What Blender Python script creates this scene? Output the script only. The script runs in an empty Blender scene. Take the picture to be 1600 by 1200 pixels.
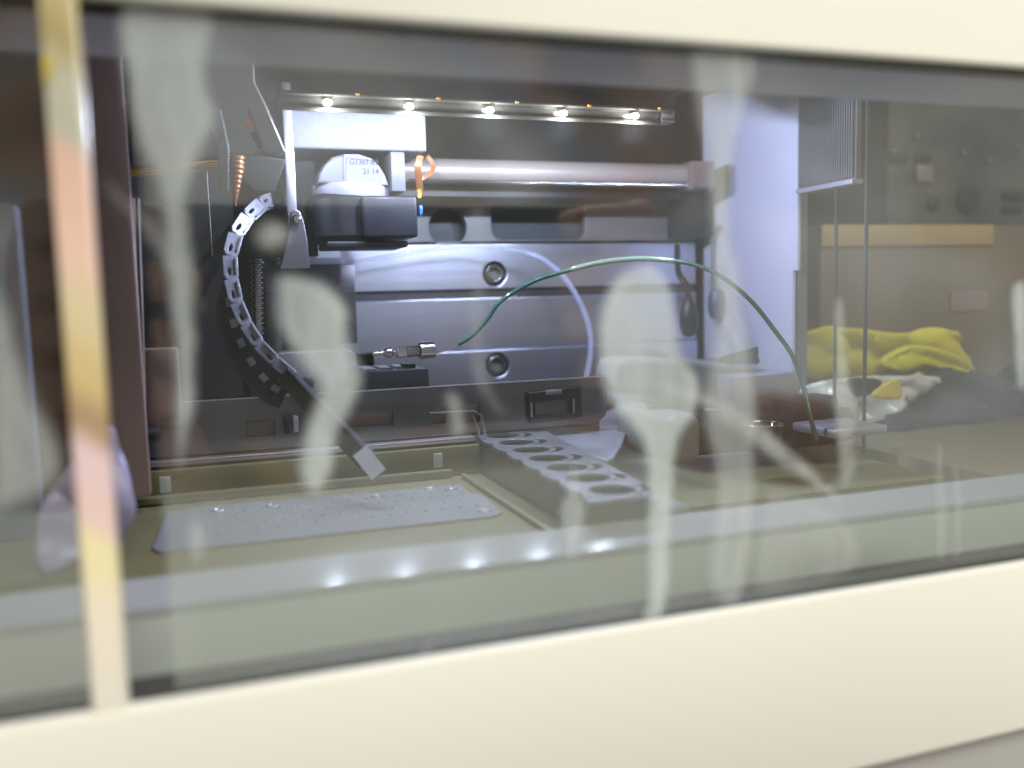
import bpy, bmesh, math, random
from mathutils import Vector, Matrix, noise
random.seed(7)
S = bpy.context.scene
COL = S.collection
PI = math.pi

# ------------------------------------------------------------------ camera
FPX = 1400.0
AX = Vector((4063, 250, -FPX)).normalized()
AZ = Vector((-375, 14200, 1400.0)); AZ = (AZ - AZ.dot(AX) * AX).normalized()
AY = AZ.cross(AX)
R = Matrix((AX, AY, AZ))
CAM = Vector((0, -0.17, 0))
cd = bpy.data.cameras.new('camera'); cam = bpy.data.objects.new('camera', cd); COL.objects.link(cam)
cam.matrix_world = Matrix.Translation(CAM) @ R.to_4x4()
cd.sensor_width = 36; cd.lens = 36 * FPX / 1600; cd.clip_start = 0.005; cd.clip_end = 60
cd.dof.use_dof = True; cd.dof.focus_distance = 0.345; cd.dof.aperture_fstop = 6.2
S.camera = cam

# ------------------------------------------------------------------ world and light
W = bpy.data.worlds.new('World'); S.world = W; W.use_nodes = True
wn = W.node_tree; bg = wn.nodes['Background']
tc = wn.nodes.new('ShaderNodeTexCoord'); nz = wn.nodes.new('ShaderNodeTexNoise')
nz.inputs['Scale'].default_value = 3.6; nz.inputs['Detail'].default_value = 3.0; nz.inputs['Distortion'].default_value = 0.6
wn.links.new(tc.outputs['Generated'], nz.inputs['Vector'])
cr = wn.nodes.new('ShaderNodeValToRGB')
cr.color_ramp.elements[0].position = 0.36; cr.color_ramp.elements[0].color = (0.05, 0.045, 0.04, 1)
cr.color_ramp.elements[1].position = 0.68; cr.color_ramp.elements[1].color = (0.95, 0.92, 0.95, 1)
for p_, c_ in ((0.43, (0.42, 0.24, 0.15)), (0.50, (0.28, 0.30, 0.34)), (0.58, (0.60, 0.52, 0.46))):
    e_ = cr.color_ramp.elements.new(p_); e_.color = (*c_, 1)
wn.links.new(nz.outputs['Fac'], cr.inputs['Fac']); wn.links.new(cr.outputs['Color'], bg.inputs['Color'])
bg.inputs['Strength'].default_value = 0.78

def area(name, loc, target, sx, sy, power, color):
    l = bpy.data.lights.new(name, 'AREA'); l.shape = 'RECTANGLE'; l.size = sx; l.size_y = sy
    l.energy = power; l.color = color
    o = bpy.data.objects.new(name, l); COL.objects.link(o); o.location = loc
    o.rotation_euler = (Vector(target) - Vector(loc)).to_track_quat('-Z', 'Y').to_euler()
    return o
area('room_lamp', (0.30, -1.10, 1.05), (0.1, 0, -0.15), 1.3, 0.9, 26.0, (1.0, 0.97, 0.90))

vs = S.view_settings
vs.view_transform = 'Standard'; vs.look = 'None'; vs.gamma = 1; vs.exposure = 0.2; vs.use_curve_mapping = False
cy = S.cycles
cy.transparent_max_bounces = 24; cy.max_bounces = 10; cy.glossy_bounces = 5
cy.sample_clamp_indirect = 4.0; cy.caustics_reflective = False; cy.caustics_refractive = False
cy.use_denoising = True

# ------------------------------------------------------------------ helpers
def at(px, py, Y=None, X=None, Z=None):
    r = R @ Vector((px - 800, 600 - py, -FPX))
    if Y is not None: t = (Y - CAM.y) / r.y
    elif X is not None: t = (X - CAM.x) / r.x
    else: t = (Z - CAM.z) / r.z
    return CAM + t * r

def tag(o, label=None, cat=None, group=None, kind=None):
    if label: o['label'] = label
    if cat: o['category'] = cat
    if group: o['group'] = group
    if kind: o['kind'] = kind
    return o

def empty(name, loc, label=None, cat=None, group=None):
    o = bpy.data.objects.new(name, None); o.empty_display_size = 0.01; COL.objects.link(o)
    o.location = loc
    return tag(o, label, cat, group)

def link(name, me, m, parent=None):
    o = bpy.data.objects.new(name, me); COL.objects.link(o)
    me.materials.clear(); me.materials.append(m)
    if parent:
        o.parent = parent
        q = parent; off = Vector((0, 0, 0))
        while q: off += Vector(q.location); q = q.parent
        o.location = -off if not (parent.type == 'MESH') else Vector((0, 0, 0)) - off
    return o

class MB:
    """collects shapes given in world coordinates into one mesh"""
    def __init__(s): s.bm = bmesh.new()
    def box(s, x0, x1, y0, y1, z0, z1, bev=0.0, seg=2, M=None):
        b = bmesh.new()
        r = bmesh.ops.create_cube(b, size=1)
        for v in b.verts:
            v.co = Vector(((x0 + x1) / 2 + v.co.x * (x1 - x0), (y0 + y1) / 2 + v.co.y * (y1 - y0), (z0 + z1) / 2 + v.co.z * (z1 - z0)))
        if bev: bmesh.ops.bevel(b, geom=b.edges[:], offset=bev, segments=seg, profile=0.5, affect='EDGES')
        if M is not None: bmesh.ops.transform(b, matrix=M, verts=b.verts)
        s.merge(b); return s
    def merge(s, b):
        me = bpy.data.meshes.new('t'); b.to_mesh(me); b.free(); s.bm.from_mesh(me); bpy.data.meshes.remove(me)
    def lathe(s, prof, n=24, M=Matrix()):
        rings = []
        for (r, h) in prof:
            rings.append([s.bm.verts.new(M @ Vector((r * math.cos(2 * PI * k / n), r * math.sin(2 * PI * k / n), h))) for k in range(n)])
        for a, b in zip(rings, rings[1:]):
            for k in range(n): s.bm.faces.new((a[k], a[(k + 1) % n], b[(k + 1) % n], b[k]))
        s.bm.faces.new(rings[0][::-1]); s.bm.faces.new(rings[-1]); return s
    def tube(s, pts, rad, n=12, caps=True):
        pts = [Vector(p) for p in pts]
        rads = rad if isinstance(rad, (list, tuple)) else [rad] * len(pts)
        rings = []; ref = None
        for i, p in enumerate(pts):
            d = (pts[min(i + 1, len(pts) - 1)] - pts[max(i - 1, 0)]).normalized()
            if ref is None:
                ref = d.orthogonal().normalized()
            ref = (ref - ref.dot(d) * d).normalized(); q = d.cross(ref)
            rings.append([s.bm.verts.new(p + rads[i] * (math.cos(2 * PI * k / n) * ref + math.sin(2 * PI * k / n) * q)) for k in range(n)])
        for a, b in zip(rings, rings[1:]):
            for k in range(n): s.bm.faces.new((a[k], a[(k + 1) % n], b[(k + 1) % n], b[k]))
        if caps: s.bm.faces.new(rings[0][::-1]); s.bm.faces.new(rings[-1])
        return s
    def strip(s, pts, wv, tv):
        """flat band along pts; wv, tv are half width and half thickness vectors (one or per point)"""
        prev = None
        for i, p in enumerate(pts):
            w = wv[i] if isinstance(wv, list) else wv; t = tv[i] if isinstance(tv, list) else tv
            p = Vector(p)
            ring = [s.bm.verts.new(p + a * w + b * t) for a, b in ((-1, -1), (1, -1), (1, 1), (-1, 1))]
            if prev:
                for k in range(4): s.bm.faces.new((prev[k], prev[(k + 1) % 4], ring[(k + 1) % 4], ring[k]))
            else: s.bm.faces.new(ring[::-1])
            prev = ring
        s.bm.faces.new(prev); return s
    def build(s, name, m, parent=None, smooth=True):
        bmesh.ops.recalc_face_normals(s.bm, faces=s.bm.faces)
        me = bpy.data.meshes.new(name); s.bm.to_mesh(me); s.bm.free()
        if smooth:
            for p in me.polygons: p.use_smooth = True
            me.set_sharp_from_angle(angle=math.radians(35))
        return link(name, me, m, parent)

def plate(name, m, outline, holes=(), thick=0.002, bevel=0.0, M=Matrix(), parent=None, res=2):
    """flat plate from 2D outline (+holes) in its own XY plane, placed by M"""
    cu = bpy.data.curves.new(name, 'CURVE'); cu.dimensions = '2D'; cu.fill_mode = 'BOTH'
    cu.extrude = max(thick / 2 - bevel, 1e-5); cu.bevel_depth = bevel; cu.bevel_resolution = res; cu.offset = -bevel
    for pts in [outline] + list(holes):
        sp = cu.splines.new('POLY'); sp.points.add(len(pts) - 1); sp.use_cyclic_u = True
        for q, p in zip(sp.points, pts): q.co = (p[0], p[1], 0, 1)
    tmp = bpy.data.objects.new('tmp', cu)
    me = bpy.data.meshes.new_from_object(tmp); bpy.data.objects.remove(tmp); bpy.data.curves.remove(cu)
    me.transform(M); me.name = name
    for p in me.polygons: p.use_smooth = True
    me.set_sharp_from_angle(angle=math.radians(35))
    return link(name, me, m, parent)

def XZ(Y): return Matrix(((1, 0, 0, 0), (0, 0, 1, Y), (0, 1, 0, 0), (0, 0, 0, 1)))       # (x,z) on plane Y
def YZ(X): return Matrix(((0, 0, 1, X), (1, 0, 0, 0), (0, 1, 0, 0), (0, 0, 0, 1)))       # (y,z) on plane X
def XY(Z): return Matrix.Translation((0, 0, Z))
def rrect(x0, x1, y0, y1, r, n=6, corners=(1, 1, 1, 1)):
    out = []
    for (cx, cy, a, c) in ((x1 - r, y1 - r, 0, corners[0]), (x0 + r, y1 - r, 90, corners[1]), (x0 + r, y0 + r, 180, corners[2]), (x1 - r, y0 + r, 270, corners[3])):
        if not c:
            out.append((x1 if a in (0, 270) else x0, y1 if a < 180 else y0)); continue
        for k in range(n + 1):
            t = math.radians(a + 90 * k / n); out.append((cx + r * math.cos(t), cy + r * math.sin(t)))
    return out
def circ(x, y, r, n=28): return [(x + r * math.cos(2 * PI * k / n), y + r * math.sin(2 * PI * k / n)) for k in range(n)]
def pxz(pts, Y):  return [(p.x, p.z) for p in (at(a, b, Y=Y) for a, b in pts)]
def pyz(pts, X):  return [(p.y, p.z) for p in (at(a, b, X=X) for a, b in pts)]
def pxy(pts, Z):  return [(p.x, p.y) for p in (at(a, b, Z=Z) for a, b in pts)]
def crom(pts, n=8):
    pts = [Vector(p) for p in pts]; out = []
    P = [2 * pts[0] - pts[1]] + pts + [2 * pts[-1] - pts[-2]]
    for i in range(1, len(P) - 2):
        a, b, c, d = P[i - 1:i + 3]
        for k in range(n):
            t = k / n
            out.append(0.5 * ((2 * b) + (c - a) * t + (2 * a - 5 * b + 4 * c - d) * t * t + (3 * b - a - 3 * c + d) * t ** 3))
    out.append(pts[-1]); return out
def smooth_loop(pts, n=6):
    P = [Vector((a, b, 0)) for a, b in pts]; m = len(P); out = []
    for i in range(m):
        a, b, c, d = P[i - 1], P[i], P[(i + 1) % m], P[(i + 2) % m]
        for k in range(n):
            t = k / n
            v = 0.5 * ((2 * b) + (c - a) * t + (2 * a - 5 * b + 4 * c - d) * t * t + (3 * b - a - 3 * c + d) * t ** 3)
            out.append((v.x, v.y))
    return out

# ------------------------------------------------------------------ materials
def mat(name, color, rough=0.5, metal=0.0, vary=0.12, scale=60.0, bump=0.0, bscale=None, stretch=None, spec=0.5, color2=None, trans=0.0, alpha=1.0, coat=0.0, rvar=0.12):
    m = bpy.data.materials.new(name); m.use_nodes = True
    nt = m.node_tree; N = nt.nodes; L = nt.links; b = N['Principled BSDF']
    tcn = N.new('ShaderNodeTexCoord'); mp = N.new('ShaderNodeMapping'); L.new(tcn.outputs['Object'], mp.inputs['Vector'])
    if stretch: mp.inputs['Scale'].default_value = stretch
    n = N.new('ShaderNodeTexNoise'); n.inputs['Scale'].default_value = scale; n.inputs['Detail'].default_value = 5
    L.new(mp.outputs['Vector'], n.inputs['Vector'])
    mx = N.new('ShaderNodeMix'); mx.data_type = 'RGBA'
    c2 = color2 or tuple(max(0, c * (1 - 2 * vary)) for c in color)
    mx.inputs['A'].default_value = (*c2, 1); mx.inputs['B'].default_value = (*[min(1, c * (1 + vary)) for c in color], 1)
    L.new(n.outputs['Fac'], mx.inputs['Factor']); L.new(mx.outputs['Result'], b.inputs['Base Color'])
    rr = N.new('ShaderNodeMapRange'); rr.inputs['To Min'].default_value = max(0.02, rough - rvar); rr.inputs['To Max'].default_value = min(1, rough + rvar)
    L.new(n.outputs['Fac'], rr.inputs['Value']); L.new(rr.outputs['Result'], b.inputs['Roughness'])
    b.inputs['Metallic'].default_value = metal; b.inputs['Specular IOR Level'].default_value = spec
    b.inputs['Transmission Weight'].default_value = trans; b.inputs['Alpha'].default_value = alpha; b.inputs['Coat Weight'].default_value = coat
    if bump:
        n2 = N.new('ShaderNodeTexNoise'); n2.inputs['Scale'].default_value = bscale or scale * 4; n2.inputs['Detail'].default_value = 3
        L.new(mp.outputs['Vector'], n2.inputs['Vector'])
        bp = N.new('ShaderNodeBump'); bp.inputs['Strength'].default_value = bump; bp.inputs['Distance'].default_value = 0.0004
        L.new(n2.outputs['Fac'], bp.inputs['Height']); L.new(bp.outputs['Normal'], b.inputs['Normal'])
    return m

def film(name, color, op_lo, op_hi, gloss=0.0, tint=(1, 1, 1), scale=30, stretch=(1, 1, 1), edge=False, rough=0.05, gcol=(1, 1, 1)):
    """thin see-through layer: part transparent, part pale scattering residue, part mirror"""
    m = bpy.data.materials.new(name); m.use_nodes = True
    nt = m.node_tree; N = nt.nodes; L = nt.links; N.remove(N['Principled BSDF']); out = N['Material Output']
    tr = N.new('ShaderNodeBsdfTransparent'); tr.inputs['Color'].default_value = (*tint, 1)
    di = N.new('ShaderNodeBsdfDiffuse'); di.inputs['Color'].default_value = (*color, 1)
    gl = N.new('ShaderNodeBsdfGlossy'); gl.inputs['Roughness'].default_value = rough; gl.inputs['Color'].default_value = (*gcol, 1)
    tcn = N.new('ShaderNodeTexCoord'); mp = N.new('ShaderNodeMapping'); mp.inputs['Scale'].default_value = stretch
    L.new(tcn.outputs['Object'], mp.inputs['Vector'])
    n = N.new('ShaderNodeTexNoise'); n.inputs['Scale'].default_value = scale; n.inputs['Detail'].default_value = 9; n.inputs['Roughness'].default_value = 0.62; n.inputs['Distortion'].default_value = 0.7
    L.new(mp.outputs['Vector'], n.inputs['Vector'])
    mr = N.new('ShaderNodeMapRange'); mr.inputs['From Min'].default_value = 0.3; mr.inputs['From Max'].default_value = 0.7
    mr.inputs['To Min'].default_value = op_lo; mr.inputs['To Max'].default_value = op_hi
    L.new(n.outputs['Fac'], mr.inputs['Value'])
    fac = mr.outputs['Result']
    if edge:
        at_ = N.new('ShaderNodeAttribute'); at_.attribute_name = 'thickness'
        mu = N.new('ShaderNodeMath'); mu.operation = 'MULTIPLY'; L.new(fac, mu.inputs[0]); L.new(at_.outputs['Fac'], mu.inputs[1]); fac = mu.outputs[0]
    m1 = N.new('ShaderNodeMixShader'); L.new(fac, m1.inputs[0]); L.new(tr.outputs[0], m1.inputs[1]); L.new(di.outputs[0], m1.inputs[2])
    last = m1
    if gloss:
        m2 = N.new('ShaderNodeMixShader'); m2.inputs[0].default_value = gloss
        L.new(m1.outputs[0], m2.inputs[1]); L.new(gl.outputs[0], m2.inputs[2]); last = m2
    L.new(last.outputs[0], out.inputs['Surface'])
    return m

def emit(name, color, strength):
    m = bpy.data.materials.new(name); m.use_nodes = True; nt = m.node_tree
    b = nt.nodes['Principled BSDF']; b.inputs['Emission Color'].default_value = (*color, 1); b.inputs['Emission Strength'].default_value = strength
    return m

M_frame = mat('cream_enamel', (0.83, 0.84, 0.74), 0.42, vary=0.02, scale=8, bump=0.05, bscale=900)
M_base = mat('grey_enamel', (0.42, 0.42, 0.40), 0.5, vary=0.05, scale=12)
M_olive2 = mat('dark_olive_plastic', (0.085, 0.08, 0.042), 0.5)
M_gasket = mat('olive_seal', (0.035, 0.032, 0.018), 0.7)
M_olive = mat('olive_plastic', (0.17, 0.158, 0.078), 0.42, vary=0.08, scale=35, bump=0.1)
M_sage = mat('grey_green_plastic_veil', (0.46, 0.50, 0.47), 0.35, vary=0.05, scale=20)  # lightened to carry the reflected veil on the sill face; also tray tabs
M_sillmetal = mat('satin_sill', (0.37, 0.38, 0.40), 0.13, metal=0.0, vary=0.05, scale=30, rvar=0.02, spec=0.14)
M_header = mat('blue_grey_metal', (0.42, 0.42, 0.52), 0.4, metal=0.3, vary=0.08)
M_lilac_reflect = mat('lilac_reflection', (0.50, 0.50, 0.62), 0.45, metal=0.5, vary=0.06, scale=20)
M_dark = mat('black_plastic', (0.009, 0.010, 0.015), 0.45, vary=0.3, scale=90, bump=0.1)
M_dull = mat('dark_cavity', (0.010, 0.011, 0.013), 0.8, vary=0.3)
M_brown = mat('brown_coated_metal', (0.26, 0.19, 0.175), 0.45, vary=0.2, scale=25)
M_taupe = mat('taupe_metal', (0.24, 0.21, 0.205), 0.40, metal=0.5, vary=0.15, scale=30, bump=0.1)
M_brushed = mat('brushed_aluminium', (0.72, 0.76, 0.92), 0.32, metal=1.0, vary=0.025, scale=30, bump=0.07, bscale=150, stretch=(0.25, 1, 26), rvar=0.05)
M_alu = mat('satin_aluminium', (0.62, 0.64, 0.72), 0.36, metal=0.9, vary=0.1, scale=50, bump=0.25, bscale=1500)
M_cast = mat('cast_white_metal', (0.19, 0.195, 0.215), 0.6, metal=0.25, vary=0.08, scale=400, bump=0.6, bscale=1400)
M_grey = mat('grey_steel', (0.23, 0.235, 0.24), 0.5, metal=0.3, vary=0.12, scale=25, bump=0.1)
M_shelf = mat('smoky_steel', (0.20, 0.195, 0.22), 0.30, metal=0.75, vary=0.12, scale=18, bump=0.12, bscale=600, stretch=(0.3, 1, 3))
M_wall = mat('pale_blue_wall', (0.62, 0.63, 0.80), 0.45, vary=0.04, scale=12, bump=0.08)
M_white = mat('white_plastic', (0.13, 0.135, 0.15), 0.4, vary=0.03)
M_link = mat('milky_plastic', (0.30, 0.30, 0.37), 0.3, vary=0.25, scale=120, coat=0.3)
M_label = mat('label_paper', (0.165, 0.165, 0.19), 0.6, vary=0.01)
M_ink = mat('grey_ink', (0.02, 0.02, 0.04), 0.7)
M_rod = mat('pinkish_shaft', (0.44, 0.37, 0.34), 0.42, metal=0.3, vary=0.06, scale=40, rvar=0.05)
M_steel = mat('polished_steel', (0.62, 0.61, 0.60), 0.16, metal=1.0, vary=0.15, scale=120, rvar=0.08)
M_copper = mat('copper_film', (0.40, 0.15, 0.06), 0.35, metal=0.5, vary=0.3, scale=120)
M_orange = mat('orange_film', (0.75, 0.26, 0.03), 0.35, vary=0.3, scale=200)
M_amber = mat('amber_flat_cable', (0.50, 0.30, 0.03), 0.45, vary=0.5, scale=60, stretch=(0.02, 1, 8))
M_green = mat('green_tube', (0.003, 0.085, 0.048), 0.35, vary=0.3, scale=90, coat=0.6)
M_clear = mat('milky_tube', (0.62, 0.66, 0.92), 0.2, vary=0.06, alpha=0.42, coat=0.5)
M_thin = mat('clear_tube', (0.62, 0.66, 0.92), 0.2, vary=0.06, alpha=0.22, coat=0.5)
M_blue = mat('blue_plastic', (0.06, 0.20, 0.75), 0.35)
M_navy = mat('navy_rubber', (0.03, 0.04, 0.14), 0.35)
M_tray = mat('anodised_tray', (0.27, 0.27, 0.31), 0.36, metal=0.6, vary=0.08, scale=40)
M_pale = mat('scratched_metal', (0.50, 0.50, 0.60), 0.36, metal=0.7, vary=0.15, scale=60, bump=0.3, bscale=500)
M_cap = mat('clear_cap', (0.72, 0.72, 0.80), 0.25, alpha=0.75, coat=0.5)
M_gold = mat('bronze_strip', (0.10, 0.082, 0.05), 0.25, metal=0.8, vary=0.4, scale=60)
M_carton = mat('brown_cardboard', (0.17, 0.135, 0.088), 0.75, vary=0.22, scale=25, bump=0.15)
M_tape = mat('tan_tape', (0.36, 0.27, 0.13), 0.5, vary=0.08)
M_yellow = mat('yellow_cloth', (0.74, 0.68, 0.04), 0.8, vary=0.12, scale=45, bump=0.5, bscale=600)
M_ybright = mat('yellow_print', (0.85, 0.68, 0.08), 0.5)
M_foil = mat('white_wrapper', (0.80, 0.84, 0.80), 0.22, metal=0.3, vary=0.15, scale=60, bump=0.6, bscale=90)
M_bag = mat('dark_green_bag', (0.022, 0.032, 0.030), 0.6, spec=0.25, vary=0.4, scale=35, bump=0.5, bscale=60)
M_bench = mat('white_benchtop', (0.56, 0.57, 0.56), 0.5, vary=0.06, scale=20)
M_beige = mat('beige_shelf', (0.25, 0.22, 0.15), 0.5, vary=0.06, scale=20)
M_equip = mat('grey_green_case', (0.060, 0.066, 0.058), 0.55, vary=0.5, scale=30)
M_greycover = mat('grey_moulding', (0.22, 0.235, 0.235), 0.38, vary=0.1, scale=30)
M_led = emit('led_white', (0.92, 0.95, 1.0), 45)
M_rail = mat('led_rail', (0.11, 0.10, 0.075), 0.25, metal=0.8, vary=0.15, scale=60, rvar=0.05)

# ------------------------------------------------------------------ instrument housing (frame, cabin walls)
ZB, ZT = -0.0723, 0.0517
hs = empty('instrument_housing', (0.1, 0.0, -0.2), 'cream coloured instrument housing with a wide window opening and grey base', 'instrument')
MB().box(-0.25, 0.60, -0.0, 0.0032, ZT, 0.16, 0.0011, 4).build('top_panel', M_frame, hs)
MB().box(-0.25, 0.60, -0.0, 0.0032, -0.1178, ZB, 0.0011, 4).build('bottom_panel', M_frame, hs)
MB().box(-0.25, 0.60, 0.004, 0.012, -0.20, -0.1181, 0.001).build('base_panel', M_base, hs)
sl = MB()
prof = [(0.0431, -0.0610), (0.030, -0.0639)]
for x0, x1 in ((-0.24, 0.262),):
    pass
def extr(prof, x0, x1):
    b = MB(); a = [b.bm.verts.new((x0, y, z)) for y, z in prof]; c = [b.bm.verts.new((x1, y, z)) for y, z in prof]
    n = len(prof)
    for k in range(n): b.bm.faces.new((a[k], a[(k + 1) % n], c[(k + 1) % n], c[k]))
    b.bm.faces.new(a); b.bm.faces.new(c[::-1]); return b
extr([(0.0431, -0.0610), (0.0300, -0.0639), (0.0300, -0.0655), (0.0431, -0.0655)], -0.24, 0.42).build('sill_strip', M_sillmetal, hs)
extr([(0.0285, -0.0658), (0.0270, -0.0806), (0.042, -0.0806), (0.042, -0.0658)], -0.24, 0.42).build('sill_veil_face', M_sage, hs)  # grey-green colour stands for the veil reflected in the pane
MB().box(-0.24, 0.42, 0.0105, 0.045, -0.0900, -0.0812).build('seal_strip', M_gasket, hs)
MB().box(-0.24, 0.55, 0.0034, 0.0140, -0.0795, ZB - 0.0001).build('lower_gasket', M_gasket, hs)
MB().box(-0.24, 0.55, 0.0034, 0.0112, ZT + 0.0001, 0.0595).build('upper_gasket', M_gasket, hs)
extr([(0.0300, 0.0578), (0.0330, 0.0500), (0.0345, 0.0505), (0.0330, 0.0585)], -0.24, 0.42).build('header_reflection', M_lilac_reflect, hs)  # added bar standing for a lavender reflection under the upper frame
MB().box(-0.24, 0.42, 0.0105, 0.046, 0.0600, 0.075).build('header_seal', M_gasket, hs)
MB().box(-0.24, 0.262, 0.047, 0.30, 0.112, 0.118).build('ceiling_panel', M_taupe, hs)
MB().box(-0.24, 0.42, 0.300, 0.306, -0.10, 0.13).build('rear_panel', M_dull, hs)
MB().box(-0.24, -0.236, 0.012, 0.30, -0.10, 0.13).build('left_panel', M_brown, hs)
MB().box(-0.236, 0.262, 0.09, 0.299, -0.0760, -0.0725).build('cabin_floor', M_olive, hs)
# ceiling details
b = MB()
for k in range(3): b.box(-0.05, 0.255, 0.10 + 0.045 * k, 0.112 + 0.045 * k, 0.106, 0.1118, 0.0005)
b.build('ceiling_rib', M_grey, hs)

# right side wall and its fittings
wx = 0.267
wall_out = pyz([(1100, 585), (1100, 150), (1238, 80), (1250, 290), (1246, 440), (1238, 436), (1236, 600)], wx)
b_wall = [(0.2700, -0.07), (0.2700, 0.105), (0.187, 0.105), (0.187, 0.008), (0.1905, 0.008), (0.1905, -0.07)]
plate('side_wall', M_wall, b_wall, [pyz([(1108, 298), (1108, 268), (1138, 256), (1138, 296)], wx)], 0.002, 0.0003, YZ(wx + 0.001), hs)
MB().box(wx + 0.0005, wx + 0.004, 0.2705, 0.2995, -0.07, 0.112).build('rear_wall_part', M_dull, hs)
MB().box(wx + 0.003, wx + 0.008, 0.19, 0.26, -0.05, 0.06).build('wall_backing', M_grey, hs)
MB().tube([at(1113, 470, X=wx - 0.003), at(1113, 372, X=wx - 0.003), at(1124, 352, X=wx - 0.003)], 0.0009, 8).build('wall_rod', M_steel, hs)
kb = MB(); c = at(1119, 475, X=wx - 0.004)
kb.lathe([(0.0003, -0.0085), (0.003, -0.0075), (0.0044, -0.003), (0.0044, 0.003), (0.003, 0.0075), (0.0003, 0.0085)], 20, Matrix.Translation(c)); kb.build('wall_knob', M_navy, hs)
# ribbed plate in front of the side wall
rp = [(0.1855, 0.0455), (0.1475, 0.0455), (0.1475, 0.10), (0.1855, 0.10)]
b = MB(); nrib = 24
for k in range(nrib):
    y = 0.1482 + (0.1850 - 0.1482) * k / nrib
    b.box(wx - 0.0016, wx + 0.0006, y, y + 0.0008, 0.0462, 0.1000)
MB().box(wx, wx + 0.0025, 0.1475, 0.1860, 0.0455, 0.10, 0.0003).build('ribbed_plate', M_cast, hs)
b.build('plate_ribs', M_cast, hs)['kind'] = 'stuff'
MB().box(wx - 0.002, wx + 0.004, 0.1475, 0.1860, 0.0432, 0.0454, 0.0004).build('plate_lip', M_header, hs)
# posts of the open side
MB().box(wx, wx + 0.0015, 0.1412, 0.1423, -0.072, 0.10, 0.0002).build('side_post', M_equip, hs)
MB().box(wx, wx + 0.0012, 0.1600, 0.1612, -0.072, 0.043, 0.0002).build('side_post', M_equip, hs)

# ------------------------------------------------------------------ window panes and the strip between them
M_pane = film('smeared_window', (0.72, 0.76, 0.70), 0.002, 0.022, 0.105, (0.93, 0.95, 0.93), scale=14, stretch=(1, 1, 0.5), gcol=(0.95, 1, 0.97))
MB().box(-0.0082, 0.45, 0.0040, 0.0055, ZB + 0.0002, ZT - 0.0002).build('window_pane', M_pane, None, False)
o = bpy.data.objects['window_pane']; tag(o, 'wide clear window pane right of the cream strip, hazy with dried smears', 'window pane')
o = MB().box(-0.20, -0.0228, 0.0040, 0.0055, ZB + 0.0002, ZT - 0.0002).build('window_pane', M_pane, None, False)
tag(o, 'narrow piece of window pane left of the cream strip', 'window pane')
# the strip leans slightly, as in the photo
M_strip_reflect = mat('painted_strip_reflections', (0.80, 0.70, 0.55), 0.28, vary=0.05, scale=18, color2=(0.74, 0.50, 0.34), stretch=(0.6, 1, 1.6), coat=0.4)
nt = M_strip_reflect.node_tree
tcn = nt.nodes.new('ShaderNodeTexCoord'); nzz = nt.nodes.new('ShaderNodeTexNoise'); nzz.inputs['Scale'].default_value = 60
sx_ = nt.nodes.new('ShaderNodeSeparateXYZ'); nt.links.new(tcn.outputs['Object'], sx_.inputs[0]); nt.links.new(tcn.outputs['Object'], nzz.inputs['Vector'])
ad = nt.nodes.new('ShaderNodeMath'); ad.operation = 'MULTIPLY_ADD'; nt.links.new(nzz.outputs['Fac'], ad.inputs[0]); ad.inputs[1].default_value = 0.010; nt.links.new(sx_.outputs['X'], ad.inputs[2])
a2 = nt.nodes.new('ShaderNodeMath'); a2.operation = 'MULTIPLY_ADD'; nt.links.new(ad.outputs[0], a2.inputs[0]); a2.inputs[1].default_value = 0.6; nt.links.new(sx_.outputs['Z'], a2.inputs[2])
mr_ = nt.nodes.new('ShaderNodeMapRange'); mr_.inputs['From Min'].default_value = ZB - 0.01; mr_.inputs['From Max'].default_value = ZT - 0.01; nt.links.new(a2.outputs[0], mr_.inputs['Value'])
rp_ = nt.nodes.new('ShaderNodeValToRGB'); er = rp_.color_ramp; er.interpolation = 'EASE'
cols = [(0.0, (0.78, 0.75, 0.66)), (0.14, (0.80, 0.74, 0.60)), (0.25, (0.80, 0.74, 0.42)), (0.29, (0.76, 0.58, 0.52)), (0.38, (0.74, 0.58, 0.58)), (0.43, (0.40, 0.28, 0.16)), (0.50, (0.60, 0.47, 0.22)), (0.60, (0.66, 0.58, 0.36)), (0.66, (0.78, 0.56, 0.44)), (0.79, (0.76, 0.52, 0.40)), (0.84, (0.52, 0.53, 0.42)), (0.90, (0.56, 0.56, 0.42)), (0.95, (0.50, 0.42, 0.18)), (1.0, (0.62, 0.52, 0.26))]  # reflections along the strip, painted as colour bands by height
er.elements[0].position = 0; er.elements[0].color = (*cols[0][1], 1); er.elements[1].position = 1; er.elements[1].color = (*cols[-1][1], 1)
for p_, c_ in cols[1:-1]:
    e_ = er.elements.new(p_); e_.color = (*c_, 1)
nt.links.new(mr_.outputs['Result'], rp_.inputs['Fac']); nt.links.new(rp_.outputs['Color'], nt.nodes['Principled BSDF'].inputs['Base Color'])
st = plate('window_strip', M_strip_reflect, pxz([(57, -14), (120, -14), (202, 1112), (142, 1120)], 0.0), (), 0.0036, 0.0009, XZ(0.0021))
tag(st, 'cream upright strip with painted yellow and pink reflections at the left of the window', 'strip')
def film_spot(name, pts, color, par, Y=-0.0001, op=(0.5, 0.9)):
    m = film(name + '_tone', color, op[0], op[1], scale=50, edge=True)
    return blob(name, pts, m, par, Y)

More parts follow.
